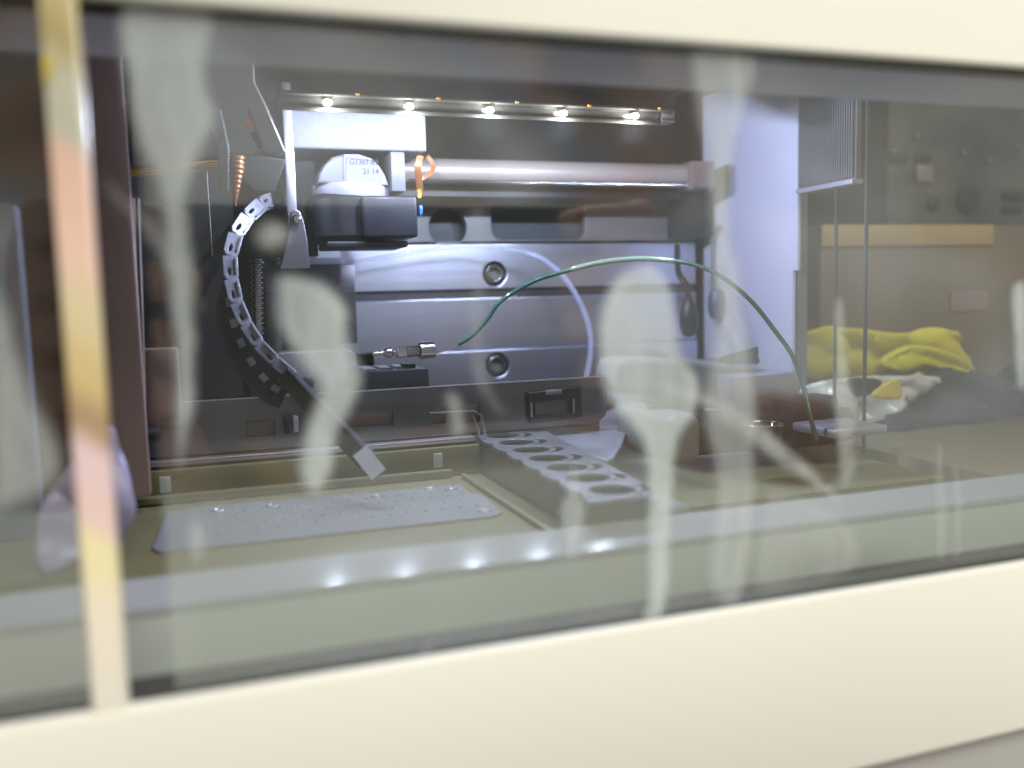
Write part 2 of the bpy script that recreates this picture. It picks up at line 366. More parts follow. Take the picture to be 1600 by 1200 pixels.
def blob(name, pts, m, par=None, Y=0.0, rings=9, px=True, inset=1.0):
    """thin residue: outline with a thickness that falls to nothing at its edge"""
    loop = smooth_loop(pts, 9)
    loop = [(a + 5.0 * noise.noise(Vector((a * .022, b * .016, 3))) + 2.4 * noise.noise(Vector((a * .07, b * .05, 9))), b + 3.0 * noise.noise(Vector((a * .03, b * .03, 5)))) for a, b in loop]
    if px: loop = [(p.x, p.z) for p in (at(a, b, Y=Y) for a, b in loop)]
    b = bmesh.new(); me = bpy.data.meshes.new(name)
    vs_ = [b.verts.new((x, Y, z)) for x, z in loop]
    es = [b.edges.new((vs_[i], vs_[(i + 1) % len(vs_)])) for i in range(len(vs_))]
    bmesh.ops.triangle_fill(b, use_beauty=True, edges=es)
    b.faces.ensure_lookup_table()
    # subdivide finely and set thickness by distance to the outline
    for it in range(4):
        long_e = [e for e in b.edges if e.calc_length() > 0.0016]
        if not long_e: break
        bmesh.ops.subdivide_edges(b, edges=long_e, cuts=1)
        bmesh.ops.triangulate(b, faces=b.faces)
    import numpy as np
    L = np.array(loop); D = np.roll(L, -1, 0) - L; dd = (D ** 2).sum(1)
    dist = []
    for v in b.verts:
        p = np.array([v.co.x, v.co.z]); t = np.clip(((p - L) * D).sum(1) / dd, 0, 1)
        dist.append(float(np.sqrt((((L + t[:, None] * D) - p) ** 2).sum(1).min())))
    wdt = 0.0016 * inset
    vals = []
    for v, d in zip(b.verts, dist):
        s_ = min(1, d / wdt); s_ = s_ * s_ * (3 - 2 * s_); vals.append(s_ * (1 + 0.10 * math.exp(-((d / wdt - 1.1) / 0.45) ** 2))); v.co.y = Y - 0.00035 * s_
    b.to_mesh(me); b.free()
    a = me.attributes.new('thickness', 'FLOAT', 'POINT'); a.data.foreach_set('value', vals)
    for p in me.polygons: p.use_smooth = True
    return link(name, me, m, par)
film_spot('yellow_reflection', [(66, 85), (80, 80), (90, 95), (86, 130), (72, 145), (66, 120)], (0.85, 0.66, 0.06), st)  # yellow reflection on the strip, painted as a thin film

# dried drips on the pane
M_drip = film('dried_residue', (0.62, 0.69, 0.67), 0.30, 0.60, scale=45, stretch=(1.5, 1, 0.4), edge=True)
M_drip2 = film('thin_residue', (0.66, 0.71, 0.68), 0.16, 0.40, scale=60, stretch=(2, 1, 0.4), edge=True)
M_drip3 = film('faint_residue', (0.66, 0.70, 0.67), 0.08, 0.22, scale=60, stretch=(2, 1, 0.4), edge=True)
YD = 0.0036
drips = [
 ('broad pale drip that narrows down the dark left part of the window', M_drip, 1.6, [(180, 4), (255, -6), (340, 12), (332, 120), (345, 190), (325, 240), (303, 300), (302, 380), (312, 450), (310, 550), (312, 620), (298, 680), (284, 745), (274, 730), (268, 650), (268, 560), (258, 470), (252, 380), (238, 290), (205, 220), (190, 130)]),
 ('wide pale blot below the motor running down to a rounded tip beside the chain', M_drip, 1.6, [(430, 425), (500, 432), (548, 478), (552, 530), (574, 585), (555, 645), (532, 690), (526, 735), (502, 778), (472, 768), (460, 718), (478, 655), (490, 608), (455, 560), (430, 510), (425, 465)]),
 ('small oval pale spot in the bend of the cable chain', M_drip2, 2.0, [(386, 368), (400, 345), (430, 335), (458, 350), (462, 375), (440, 398), (405, 398)]),
 ('short pointed drip below the row of vial holes', M_drip, 1.2, [(880, 770), (895, 715), (912, 770), (918, 805), (907, 850), (895, 880), (880, 862), (869, 800)]),
 ('large egg shaped blot with a long straight run down to the sill', M_drip, 1.6, [(1008, 405), (1044, 428), (1062, 475), (1068, 540), (1098, 600), (1086, 655), (1062, 705), (1056, 800), (1050, 900), (1044, 950), (1040, 968), (1016, 980), (996, 966), (1004, 940), (1004, 850), (1004, 760), (1000, 700), (962, 650), (936, 600), (926, 520), (950, 440)]),
 ('wide faint curtain of residue over the pale right side wall', M_drip2, 2.4, [(1070, 70), (1190, 80), (1165, 200), (1150, 300), (1160, 420), (1175, 520), (1190, 640), (1185, 800), (1165, 930), (1130, 960), (1098, 900), (1110, 760), (1090, 640), (1106, 520), (1104, 400), (1094, 250)]),
 ('slim drip cut by the right edge of the photo', M_drip, 1.4, [(1579, 450), (1592, 436), (1606, 450), (1608, 590), (1592, 614), (1584, 590), (1580, 520)]),
 ('short pale drip over the wire clip beside the vial tray', M_drip2, 1.5, [(692, 612), (718, 612), (730, 650), (732, 675), (716, 692), (700, 680), (696, 650)]),
 ('rounded pale dab over the left end of the dotted plate', M_drip2, 1.8, [(288, 812), (320, 808), (330, 845), (320, 878), (302, 888), (288, 870)]),
 ('little cone of residue rising from the lower frame edge', M_drip2, 1.5, [(650, 1032), (664, 1000), (680, 1022), (688, 1036)]),
 ('faint upright smear crossing the round hole of the back plate', M_drip3, 2.0, [(728, 330), (762, 320), (770, 420), (760, 520), (772, 600), (800, 645), (770, 650), (738, 600), (725, 520), (735, 420)]),
 ('slanting pale band across the grey moulding on the right', M_drip2, 1.6, [(1020, 590), (1060, 596), (1150, 628), (1230, 690), (1330, 790), (1315, 795), (1230, 740), (1160, 690), (1090, 640), (1040, 625)]),
 ('thin upright streak left of the yellow cloth', M_drip2, 1.2, [(1303, 470), (1318, 470), (1324, 560), (1340, 640), (1336, 740), (1312, 760), (1300, 640), (1302, 560)]),
 ('left one of two faint runs near the lower right corner', M_drip3, 1.0, [(1462, 700), (1475, 700), (1478, 800), (1474, 872), (1460, 872), (1458, 800)]),
 ('right one of two faint runs near the lower right corner', M_drip3, 1.0, [(1487, 730), (1500, 730), (1504, 800), (1502, 872), (1488, 874), (1485, 800)]),
 ('broad faint fan of residue at the lower right of the window', M_drip3, 2.4, [(1195, 760), (1260, 770), (1330, 810), (1350, 880), (1300, 915), (1180, 935), (1175, 860)]),
 ('faint slanting smudge left of the cable chain top', M_drip3, 2.0, [(165, 270), (200, 300), (250, 345), (285, 410), (262, 430), (210, 360), (165, 310)]),
 ('broad slanting haze on the narrow pane left of the strip', M_drip2, 2.4, [(-30, 400), (20, 470), (60, 600), (108, 700), (95, 760), (40, 800), (-30, 780)]),
]
for lab, m, ins, pts in drips:
    tag(blob('residue_drip', pts, m, None, YD, inset=ins), lab, 'dried drip', 'dried drips on the window')
MB().box(0, 0, 0, 0, 0, 0) if False else None

# ------------------------------------------------------------------ LED bar
lb = empty('led_light_bar', (0.12, 0.16, 0.07), 'slim light bar with five bright white lamps under the ceiling', 'light bar')
YL = 0.160
zl = at(765, 172, Y=YL).z; xl0, xl1 = at(436, 172, Y=YL).x, at(1032, 172, Y=YL).x
MB().box(xl0, xl1, YL + 0.0010, YL + 0.008, zl - 0.0012, zl + 0.0035, 0.0006).build('rail', M_rail, lb)
MB().box(xl0, xl1, YL - 0.0022, YL + 0.0007, zl + 0.0022, zl + 0.0034, 0.0004).build('rail_lip', M_rail, lb)
MB().box(xl0, xl1, YL - 0.0005, YL + 0.0007, zl - 0.0030, zl - 0.0015, 0.0004).build('rail_lower_lip', M_rail, lb)
MB().box(xl1, xl1 + 0.006, YL - 0.001, YL + 0.006, zl - 0.002, zl + 0.003, 0.0004).build('end_clip', M_steel, lb)
for px, py in ((512, 160), (640, 166), (765, 172), (880, 177), (992, 181)):
    p = at(px, py, Y=YL - 0.001)
    b = MB(); b.lathe([(0.0001, -0.0011), (0.0012, -0.0008), (0.0016, 0), (0.0012, 0.0008), (0.0001, 0.0011)], 14, Matrix.Translation(p))
    b.build('led', M_led, lb)
    l = bpy.data.lights.new('led_glow', 'POINT'); l.energy = 0.235; l.color = (0.67, 0.73, 1.0); l.shadow_soft_size = 0.0012
    l.specular_factor = 0.14
    lo = bpy.data.objects.new('led_glow', l); COL.objects.link(lo); lo.parent = lb
    lo.location = Vector((p.x, p.y - 0.0015, zl - 0.0050)) - lb.location
    MB().box(p.x + 0.010, p.x + 0.0113, YL - 0.0026, YL - 0.0022, p.z + 0.0028, p.z + 0.0034).build('solder_pad', M_orange, lb)

# ------------------------------------------------------------------ rear machinery
bp = empty('base_plate_block', (0.15, 0.27, -0.05), 'broad brushed aluminium block with two socket bolts behind the cable chain', 'metal block')
zt = at(773, 381, Y=0.27).z
plate('upper_block', M_brushed, [(0.036, 0.0035), (0.262, 0.0035), (0.262, zt), (0.036, zt)], [circ(0.1444, 0.0112, 0.0062)], 0.010, 0.0006, XZ(0.275), bp)
MB().box(0.036, 0.262, 0.2725, 0.284, -0.0005, 0.0032).build('groove', M_shelf, bp)
plate('middle_block', M_brushed, [(0.036, -0.0270), (0.262, -0.0270), (0.262, -0.0008), (0.036, -0.0008)], (), 0.010, 0.0006, XZ(0.275), bp)
plate('lower_block', M_brushed, [(0.080, -0.0600), (0.262, -0.0600), (0.262, -0.0275), (0.080, -0.0275)], [circ(0.1440, -0.0356, 0.0062)], 0.010, 0.0006, XZ(0.2735), bp)
for (x, z, yy) in ((0.1444, 0.0112, 0.2712), (0.1440, -0.0356, 0.2697)):
    Mx = Matrix.Translation((x, yy, z)) @ Matrix.Rotation(PI / 2, 4, 'X')
    bo = MB(); bo.lathe([(0.0060, -0.006), (0.0060, -0.0012), (0.0054, 0), (0.0040, 0.0)], 30, Mx)
    hexn = [(0.0032 * math.cos(PI / 3 * k + 0.3), 0.0032 * math.sin(PI / 3 * k + 0.3)) for k in range(6)]
    bolt = plate('bolt', M_steel, circ(x, z, 0.0050), [[(x + a, z + c_) for a, c_ in hexn]], 0.002, 0.0004, XZ(yy), bp)
    MB().box(x - 0.0035, x + 0.0035, yy + 0.0018, yy + 0.003, z - 0.0035, z + 0.0035).build('socket_floor', M_grey, bolt)
dk = empty('rear_bracket_plate', (0.18, 0.27, 0.03), 'dull grey bracket plate with one round hole above the brushed block', 'bracket plate')
hx = at(700, 355, Y=0.27)
zt2 = at(773, 308, Y=0.27).z
plate('plate', M_grey, [(0.094, zt + 0.0008), (0.262, zt + 0.0008), (0.262, zt2), (0.094, zt2)], [circ(hx.x, hx.z, 0.0098), rrect(0.1435, 0.1960, zt + 0.002, zt2 - 0.0012, 0.006)], 0.006, 0.0004, XZ(0.2735), dk)
MB().box(0.094, 0.262, 0.281, 0.283, zt, zt2).build('backing', mat('slate_backing', (0.085, 0.10, 0.115), 0.5), dk)
gr = empty('guide_rod', (0.18, 0.235, 0.06), 'thick pinkish polished guide rod running across behind the motor', 'guide rod')
pa = at(655, 265, Y=0.235); zr = pa.z
MB().tube([(0.088, 0.238, zr), (0.236, 0.238, zr)], 0.0056, 28).build('shaft', M_rod, gr)
MB().box(0.2362, 0.250, 0.230, 0.246, zr - 0.007, zr + 0.0065, 0.001).build('rod_mount', M_brown, gr)
MB().box(0.243, 0.262, 0.254, 0.268, zr - 0.030, zr - 0.0075, 0.001).build('lower_mount', M_dark, gr)
sc_ = empty('threaded_rod', (0.18, 0.232, 0.05), 'thin threaded rod ending in a small nut just below the guide rod', 'threaded rod')
zs = at(850, 286, Y=0.230).z
b = MB(); pts = [(0.092 + 0.00045 * k, 0.230, zs) for k in range(320)]; b.tube(pts, [0.0013 if k % 2 else 0.00095 for k in range(320)], 10)
b.build('thread', M_steel, sc_)
b = MB(); b.lathe([(0.0024, -0.0012), (0.0024, 0.0012)], 6, Matrix.Translation((0.2350, 0.2298, zs)) @ Matrix.Rotation(PI / 2, 4, 'X')); b.build('nut', M_grey, sc_, False)
MB().box(0.088, 0.236, 0.240, 0.268, zs - 0.0055, zs - 0.0018).build('shadow_gap', M_dark, sc_).name = 'gap_shadow_strip'  # dark strip put in for the shaded gap below the threaded rod

# ------------------------------------------------------------------ carriage with motor
mc = empty('motor_carriage', (0.06, 0.19, 0.03), 'pale cast carriage arm carrying a dark motor with a white domed cap', 'carriage')
x0, x1 = at(443, 200, Y=0.1965).x, at(666, 200, Y=0.1965).x
zt3, zb3 = at(666, 179, Y=0.1965).z, at(666, 237, Y=0.1965).z
MB().box(x0 + 0.003, x1, 0.1965, 0.2300, zb3, zt3, 0.0010, 3).build('arm_block', M_cast, mc)
MB().box(x0 - 0.0012, x0 + 0.0026, 0.186, 0.2250, at(450, 415, Y=0.186).z, zt3 + 0.008, 0.0008).build('upright', M_alu, mc)
plate('gusset', M_shelf, pxz([(454, 332), (461, 327), (468, 330), (474, 345), (480, 375), (484, 420), (436, 421), (446, 385), (452, 355)], 0.184), (), 0.003, 0.0005, XZ(0.184), mc)
bo = at(463, 342, Y=0.181); b = MB(); b.lathe([(0.0016, -0.001), (0.0016, 0.0004), (0.001, 0.0009)], 16, Matrix.Translation(bo) @ Matrix.Rotation(PI / 2, 4, 'X')); b.build('screw', M_steel, mc)
arch = pxz([(496, 286), (499, 270), (507, 256), (520, 244), (538, 239.5), (560, 239.5), (580, 246), (594, 259), (603, 274), (608, 291)], 0.1965)
cap = plate('motor_cap', M_white, arch, (), 0.018, 0.0012, XZ(0.2065), mc, 4)
lab = pxz([(537, 241.5), (560, 241.3), (579, 247.5), (592.5, 260), (601.5, 275), (606, 289), (537, 285.5)], 0.1974)
lp = plate('label', M_label, lab, (), 0.0003, 0, XZ(0.1972), cap)
def text(body, px, py, Y, size, par, name='lettering', m=None, sx=0.90):
    cu = bpy.data.curves.new(name, 'FONT'); cu.body = body; cu.size = size; cu.extrude = 0.00003; cu.align_x = 'LEFT'
    t = bpy.data.objects.new('t', cu); me = bpy.data.meshes.new_from_object(t); bpy.data.objects.remove(t); bpy.data.curves.remove(cu)
    p = at(px, py, Y=Y)
    me.transform(Matrix.Translation((p.x, Y, p.z)) @ Matrix.Rotation(PI / 2, 4, 'X') @ Matrix.Scale(sx, 4, (1, 0, 0)))
    me.name = name
    return link(name, me, m or M_ink, par)
text('G1367-89', 546, 257, 0.19695, 0.0032, lp)
text('21 14', 567, 271.5, 0.19695, 0.0032, lp)
fr = MB()
for q in (((541, 246), (584, 252)), ((541, 246), (540, 284))):
    fr.tube([at(*q[0], Y=0.1970), at(*q[1], Y=0.1970)], 0.00008, 6)
fr.build('label_border', M_ink, lp)
b = MB(); c = at(546, 292, Y=0.205)
zm = at(546, 292, Y=0.194).z
b.lathe([(0.0001, -0.004), (0.0155, -0.004), (0.0162, -0.003), (0.0162, 0.001), (0.0150, 0.0022), (0.0001, 0.0022)], 40, Matrix.Translation((c.x + 0.001, 0.2090, zm))); b.build('motor_ring', M_header, mc)
xa, xb = at(478, 340, Y=0.187).x, at(575, 340, Y=0.187).x
zt4, zb4 = at(560, 297, Y=0.187).z, at(560, 374, Y=0.187).z
b = MB(); b.lathe([(0.0001, zb4), (0.0150, zb4), (0.0165, zb4 + 0.002), (0.0165, zt4 - 0.002), (0.015, zt4), (0.0001, zt4)], 40, Matrix.Translation((c.x - 0.0005, 0.2090, 0))); b.build('motor_body', M_dark, mc)
xc = at(654, 340, Y=0.186).x
MB().box(xb - 0.002, xc, 0.187, 0.220, zb4 + 0.0008, at(640, 306, Y=0.187).z, 0.0012, 3).build('gear_housing', mat('charcoal_plastic', (0.014, 0.016, 0.024), 0.4, vary=0.15), mc)
MB().box(at(512, 380, Y=0.19).x, at(640, 380, Y=0.19).x, 0.192, 0.220, at(560, 386, Y=0.19).z, zb4 - 0.0003, 0.0008).build('motor_foot', M_dark, mc)
MB().box(at(611, 260, Y=0.196).x, at(633, 260, Y=0.196).x, 0.196, 0.210, at(620, 299, Y=0.196).z, zb3 - 0.0003, 0.0006).build('connector', M_white, mc)
MB().box(at(655, 330, Y=0.2).x, at(660, 330, Y=0.2).x, 0.199, 0.203, at(658, 336, Y=0.2).z, at(658, 321, Y=0.2).z, 0.0004).build('blue_pin', M_blue, mc)
MB().box(at(430, 300, Y=0.2).x, at(500, 300, Y=0.2).x, 0.215, 0.225, at(450, 400, Y=0.215).z, zb3 - 0.0003).build('rear_gusset', M_dull, mc)

# copper ribbon loop right of the motor
cl = empty('copper_ribbon', at(655, 270, Y=0.205), 'looped copper coloured ribbon cable at the right side of the motor', 'ribbon cable')
wv = Vector((0.0, 0.004, 0)); tv = Vector((0.0002, 0, 0.0002))
def rib(name, pix, Y, w, m, par, t=0.00012, n=6):
    pts = crom([at(a, b, Y=Y + (c if c else 0)) for a, b, c in pix], n)
    ws = []
    for i in range(len(pts)):
        d = (pts[min(i + 1, len(pts) - 1)] - pts[max(i - 1, 0)]).normalized(); v = (pts[i] - CAM).normalized()
        s_ = d.cross(v).normalized(); ws.append(s_ * w)
    ts = [w_.cross(Vector((0, 0, 1))).normalized() * t if abs(w_.normalized().z) < 0.9 else Vector((0, t, 0)) for w_ in ws]
    ts = [Vector((0, 1, 0)) * t for _ in ws]
    b_ = MB(); b_.strip(pts, ws, ts); return b_.build(name, m, par)
rib('loop_front', [(657, 243, 0), (653, 262, 0), (655, 285, 0.002), (657, 304, 0.004)], 0.203, 0.0014, M_copper, cl)
rib('loop_back', [(667, 243, 0), (677, 258, 0), (673, 270, 0.001), (659, 279, 0.002), (655, 284, 0)], 0.2055, 0.0009, M_copper, cl)
rib('loop_end', [(654, 296, 0), (656, 302, 0), (655, 309, 0)], 0.2000, 0.0008, M_orange, cl)

# ------------------------------------------------------------------ left side: brown housing, cables
lc = empty('drive_cover', (0.0, 0.16, 0.03), 'dull brown drive cover with a slanted right edge at the upper left', 'cover')
cov = pxz([(205, 40), (392, 40), (398, 130), (415, 165), (446, 238), (438, 243), (400, 237), (396, 243), (330, 243), (300, 252), (205, 265)], 0.150)
plate('cover_panel', M_taupe, cov, [pxz([(388, 172), (412, 232), (404, 236), (384, 196)], 0.150)], 0.003, 0.0006, XZ(0.150), lc)
MB().box(at(140, 300, Y=0.140).x, at(204, 300, Y=0.140).x, 0.140, 0.146, -0.062, 0.12, 0.001).build('side_column', M_brown, lc)
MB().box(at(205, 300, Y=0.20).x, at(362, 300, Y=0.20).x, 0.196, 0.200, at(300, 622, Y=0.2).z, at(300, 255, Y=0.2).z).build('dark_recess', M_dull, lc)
MB().box(at(205, 300, Y=0.15).x, at(262, 300, Y=0.15).x, 0.150, 0.156, at(230, 668, Y=0.15).z, at(230, 545, Y=0.15).z, 0.001).build('lower_column', M_brown, lc)
MB().box(at(205, 680, Y=0.145).x, at(252, 680, Y=0.145).x, 0.143, 0.155, at(230, 690, Y=0.145).z, at(230, 668, Y=0.145).z, 0.0015).build('rubber_foot', M_dark, lc)
for px in (214, 222): MB().tube([at(px - 5, 310, Y=0.147), at(px + 6, 664, Y=0.147)], 0.0004, 8).build('guide_wire', M_steel, lc)
MB().tube([at(322, 255, Y=0.185), at(332, 400, Y=0.185)], 0.0002, 6).build('guide_wire', M_grey, lc)
plate('lower_flap', M_dull, pxz([(402, 244), (447, 250), (428, 300), (398, 300), (360, 262), (362, 248)], 0.165), (), 0.002, 0.0004, XZ(0.165), lc)
hk = plate('hook_bracket', M_grey, pxz([(330, 170), (345, 172), (358, 232), (357, 300), (342, 298), (340, 236), (322, 190)], 0.143), (), 0.002, 0.0004, XZ(0.143), None)
tag(hk, 'small bent grey hook in front of the copper coil', 'bracket')
am = MB()
for k in range(4):
    am.tube([at(205, 262 + k * 4.2, Y=0.170), at(342, 252 + k * 4.2, Y=0.170)], 0.00042, 8)
tag(am.build('amber_cable', M_amber), 'flat amber cable running level under the drive cover', 'cable')
cc = empty('copper_coil', at(368, 270, Y=0.165), 'wound copper film coil hanging to a thin point below the drive cover', 'coil')
b = MB(); pts = []; rr_ = []
zc = at(369, 238, Y=0.165); zd = at(368, 322, Y=0.165)
for k in range(90):
    t = k / 89; pts.append(zc.lerp(zd, t)); base = 0.0029 * (1 if t < 0.32 else max(0.10, 1 - (t - 0.32) * 1.45)); rr_.append(base * (1 + 0.07 * math.sin(t * 70)) * (0.5 if k == 0 else 1))
b.tube(pts, rr_, 18); b.build('coil_body', M_copper, cc)
rib('coil_film', [(377, 238, 0), (381, 252, 0), (374, 270, 0), (370, 290, 0)], 0.166, 0.0010, M_copper, cc)
tag(rib('orange_tab', [(384, 180, 0), (390, 193, 0), (394, 206, 0)], 0.156, 0.0010, M_orange, None), 'bright orange film tab showing through the cut in the drive cover', 'tab')

# lead screw and column behind the chain
ls = empty('lead_screw', at(400, 600, Y=0.235), 'upright steel lead screw half hidden behind the cable chain', 'lead screw')
p0, p1 = at(399, 405, Y=0.235), at(402, 640, Y=0.235)
n_ = 120; b = MB(); b.tube([p0.lerp(p1, k / n_) for k in range(n_ + 1)], [0.0036 if (k // 2) % 2 else 0.0026 for k in range(n_ + 1)], 18)
b.build('screw_thread', M_steel, ls, False)
cb = empty('support_column', at(440, 600, Y=0.24), 'dark bluish steel support column beside the lead screw', 'column')
MB().box(at(414, 500, Y=0.242).x, at(440, 500, Y=0.242).x, 0.242, 0.262, -0.06, at(420, 410, Y=0.242).z, 0.0008).build('post', M_shelf, cb)
MB().box(at(441, 500, Y=0.242).x, at(560, 500, Y=0.242).x, 0.246, 0.262, at(480, 540, Y=0.246).z, at(480, 413, Y=0.246).z, 0.0008).build('web', M_shelf, cb)
plate('boss', M_grey, rrect(at(425, 600, Y=0.225).x, at(560, 600, Y=0.225).x, -0.055, at(480, 548, Y=0.225).z, 0.005), (), 0.012, 0.001, XZ(0.232), cb)
b = MB(); b.lathe([(0.0028, -0.001), (0.0028, 0.0006), (0.002, 0.001)], 18, Matrix.Translation(at(481, 598, Y=0.225)) @ Matrix.Rotation(PI / 2, 4, 'X')); b.build('boss_screw', M_dark, cb)
MB().box(at(364, 500, Y=0.262).x, at(395, 500, Y=0.262).x, 0.262, 0.268, -0.06, 0.05).build('rear_rail', M_dark, cb)

# ------------------------------------------------------------------ cable chain
ch = empty('cable_chain', at(440, 570, Y=0.165), 'curved cable chain of milky links and black casing reaching down to the floor tray', 'cable chain')
cp = [(428, 312, .200), (404, 322, .192), (382, 345, .187), (366, 372, .183), (359, 404, .180), (361, 432, .178), (366, 462, .175), (379, 496, .172), (396, 526, .168), (418, 554, .164), (447, 578, .160), (460, 590, .158)]
cpts = crom([at(a, b, Y=c) for a, b, c in cp], 8)
arc = [0]
for a, b_ in zip(cpts, cpts[1:]): arc.append(arc[-1] + (b_ - a).length)
def along(s_):
    s_ = max(0, min(arc[-1] - 1e-6, s_))
    for i in range(len(arc) - 1):
        if arc[i + 1] >= s_:
            t = (s_ - arc[i]) / (arc[i + 1] - arc[i]); return cpts[i].lerp(cpts[i + 1], t)
NL = 10; Ls = arc[-1] / NL
for k in range(NL):
    a, c_ = along(k * Ls + 0.0002), along((k + 1) * Ls - 0.0004)
    d = (c_ - a).normalized(); mid = (a + c_) / 2; v = (mid - CAM).normalized(); s_ = d.cross(v).normalized(); nn = s_.cross(d).normalized()
    Mx = Matrix((d, s_, nn)).transposed().to_4x4(); Mx.translation = mid
    L_ = (c_ - a).length; w = 0.0031 - 0.0001 * k
    e = 0.0002
    out = [(-L_ / 2, -w), (L_ / 2 - 0.001, -w), (L_ / 2 + 0.0008, -w * 0.6), (L_ / 2 + 0.0008, w * 0.6), (L_ / 2 - 0.001, w), (-L_ / 2, w)]
    hole = [(0.22 * L_ + 0.0016 * math.cos(t_), -0.2 * w + 0.0006 * math.sin(t_)) for t_ in [2 * PI * q / 14 for q in range(14)]]
    lk = plate('link', M_link, out, [hole], 0.0022, 0.0003, Mx, ch)
    rim = MB(); rim.box(-L_ / 2 + 0.0012, L_ / 2 - 0.0014, w * 0.55, w * 0.80, -0.0019, -0.0012, 0.0001, 1, Mx); rim.build('rim', M_white, lk)
# tail end entering the carriage
MB().tube(crom([at(428, 314, Y=.199), at(436, 313, Y=.201), at(440, 322, Y=.203)], 5), 0.0020, 12).build('cable_end', M_blue, ch)
MB().box(at(418, 300, Y=0.206).x, at(446, 300, Y=0.206).x, 0.205, 0.210, at(430, 345, Y=0.206).z, at(430, 285, Y=0.206).z, 0.0035, 5).build('cable_gland', M_dark, ch)
# black outer casing
op = [(356, 440, .182), (360, 486, .178), (374, 530, .174), (396, 570, .169), (424, 602, .164), (448, 614, .160)]
pts = crom([at(a, b_, Y=c_) for a, b_, c_ in op], 7)
ws = []; ts = []
for i in range(len(pts)):
    d = (pts[min(i + 1, len(pts) - 1)] - pts[max(i - 1, 0)]).normalized(); v = (pts[i] - CAM).normalized(); s_ = d.cross(v).normalized()
    f = math.sin(PI * min(1, (i + 2) / 14) / 2); ws.append(s_ * 0.0062 * f); ts.append(v * 0.002)
MB().strip(pts, ws, ts).build('casing', M_dark, ch)
for k, i in enumerate(range(5, len(pts) - 3, 5)):
    d = (pts[i + 1] - pts[i - 1]).normalized(); v = (pts[i] - CAM).normalized(); s_ = d.cross(v).normalized()
    q = pts[i] - v * 0.0023
    MB().strip([q - d * 0.0017, q + d * 0.0017], s_ * 0.0012, v * 0.0002).build('casing_slot', M_link, ch)
# straight arm
a0, a1 = at(440, 585, Y=.159), at(572, 722, Y=.120)
d = (a1 - a0).normalized(); v = ((a0 + a1) / 2 - CAM).normalized(); s_ = d.cross(v).normalized()
MB().strip([a0, a1], s_ * 0.0030, v * 0.0006).build('arm_strip', M_gold, ch)
b = MB(); N_ = 64
sgn = -1 if (s_.x < 0 and s_.z > 0) else 1
up = s_ * (1 if s_.z > 0 else -1)
for k in range(N_):
    c_ = a0.lerp(a1, (k + 0.5) / N_) + up * 0.0033 - v * 0.0008
    r_ = 0.00055 + 0.0003 * (k % 2)
    b.strip([c_ - d * 0.0007, c_ + d * 0.0007], up * r_, v * 0.0004)
tt = b.build('toothed_edge', M_link, ch, False)
b = MB(); b.strip([a0 + up * 0.0026 - v * 0.0009, a1 + up * 0.0026 - v * 0.0009], up * 0.0003, v * 0.0003); b.build('edge_line', M_steel, ch)
c0, c1 = at(562, 704, Y=.121), at(594, 744, Y=.112); d2 = (c1 - c0).normalized(); v2 = (c1 - CAM).normalized(); s2 = d2.cross(v2).normalized()
MB().strip([c0, c1], s2 * 0.0028, v2 * 0.0010).build('end_cap', M_cap, ch)
MB().strip([c1 - d2 * 0.0008 - v2 * 0.0012, c1 - v2 * 0.0012], s2 * 0.0028, v2 * 0.0002).build('cap_edge', M_white, ch)

# ------------------------------------------------------------------ needle fitting, block, tubes
nf = empty('needle_fitting', at(630, 552, Y=0.195), 'small turned steel fitting with a pointed tip above the black block', 'fitting')
q0, q1 = at(582, 553, Y=0.195), at(684, 546, Y=0.195)
Lf = (q1 - q0).length; dz = (q1 - q0).normalized(); ox = dz.orthogonal().normalized(); oy = dz.cross(ox)
Mf = Matrix((ox, oy, dz)).transposed().to_4x4(); Mf.translation = q0
def seg(name, prof, n, m): b_ = MB(); b_.lathe([(r_, h * Lf) for r_, h in prof], n, Mf); b_.build(name, m, nf, n > 8)
seg('tip', [(0.0006, 0), (0.0009, 0.04), (0.0007, 0.12), (0.0008, 0.16)], 16, M_steel)
seg('ferrule', [(0.0010, 0.155), (0.0021, 0.22), (0.0022, 0.28), (0.0013, 0.31), (0.0013, 0.36)], 20, M_steel)
seg('hex_nut', [(0.0022, 0.36), (0.0026, 0.38), (0.0026, 0.50), (0.0022, 0.52)], 6, M_steel)
b = MB(); b.lathe([(0.0022 + 0.0003 * (k % 2), (0.52 + 0.17 * k / 9) * Lf) for k in range(10)], 24, Mf); b.build('threads', M_steel, nf, False)
seg('knob', [(0.0020, 0.70), (0.0036, 0.715), (0.0036, 0.93), (0.0030, 0.95), (0.0006, 0.955)], 30, M_steel)
bb = empty('black_block', at(620, 600, Y=0.195), 'black block standing behind the shelf panel under the steel fitting', 'block')
bx0, bx1 = at(562, 600, Y=0.190).x, at(671, 600, Y=0.190).x
zbt = at(660, 576, Y=0.190).z
MB().box(bx0, bx1, 0.190, 0.222, -0.055, zbt, 0.0008).build('body', M_dark, bb)
for k in range(3): MB().box(bx0 + 0.003 + 0.007 * k, bx0 + 0.008 + 0.007 * k, 0.196, 0.214, zbt, zbt + 0.0006, 0.0002).build('raised_pad', M_grey, bb)
MB().box(bx1 - 0.009, bx1 - 0.004, 0.196, 0.204, zbt, zbt + 0.0018, 0.0005).build('catch', M_dark, bb)

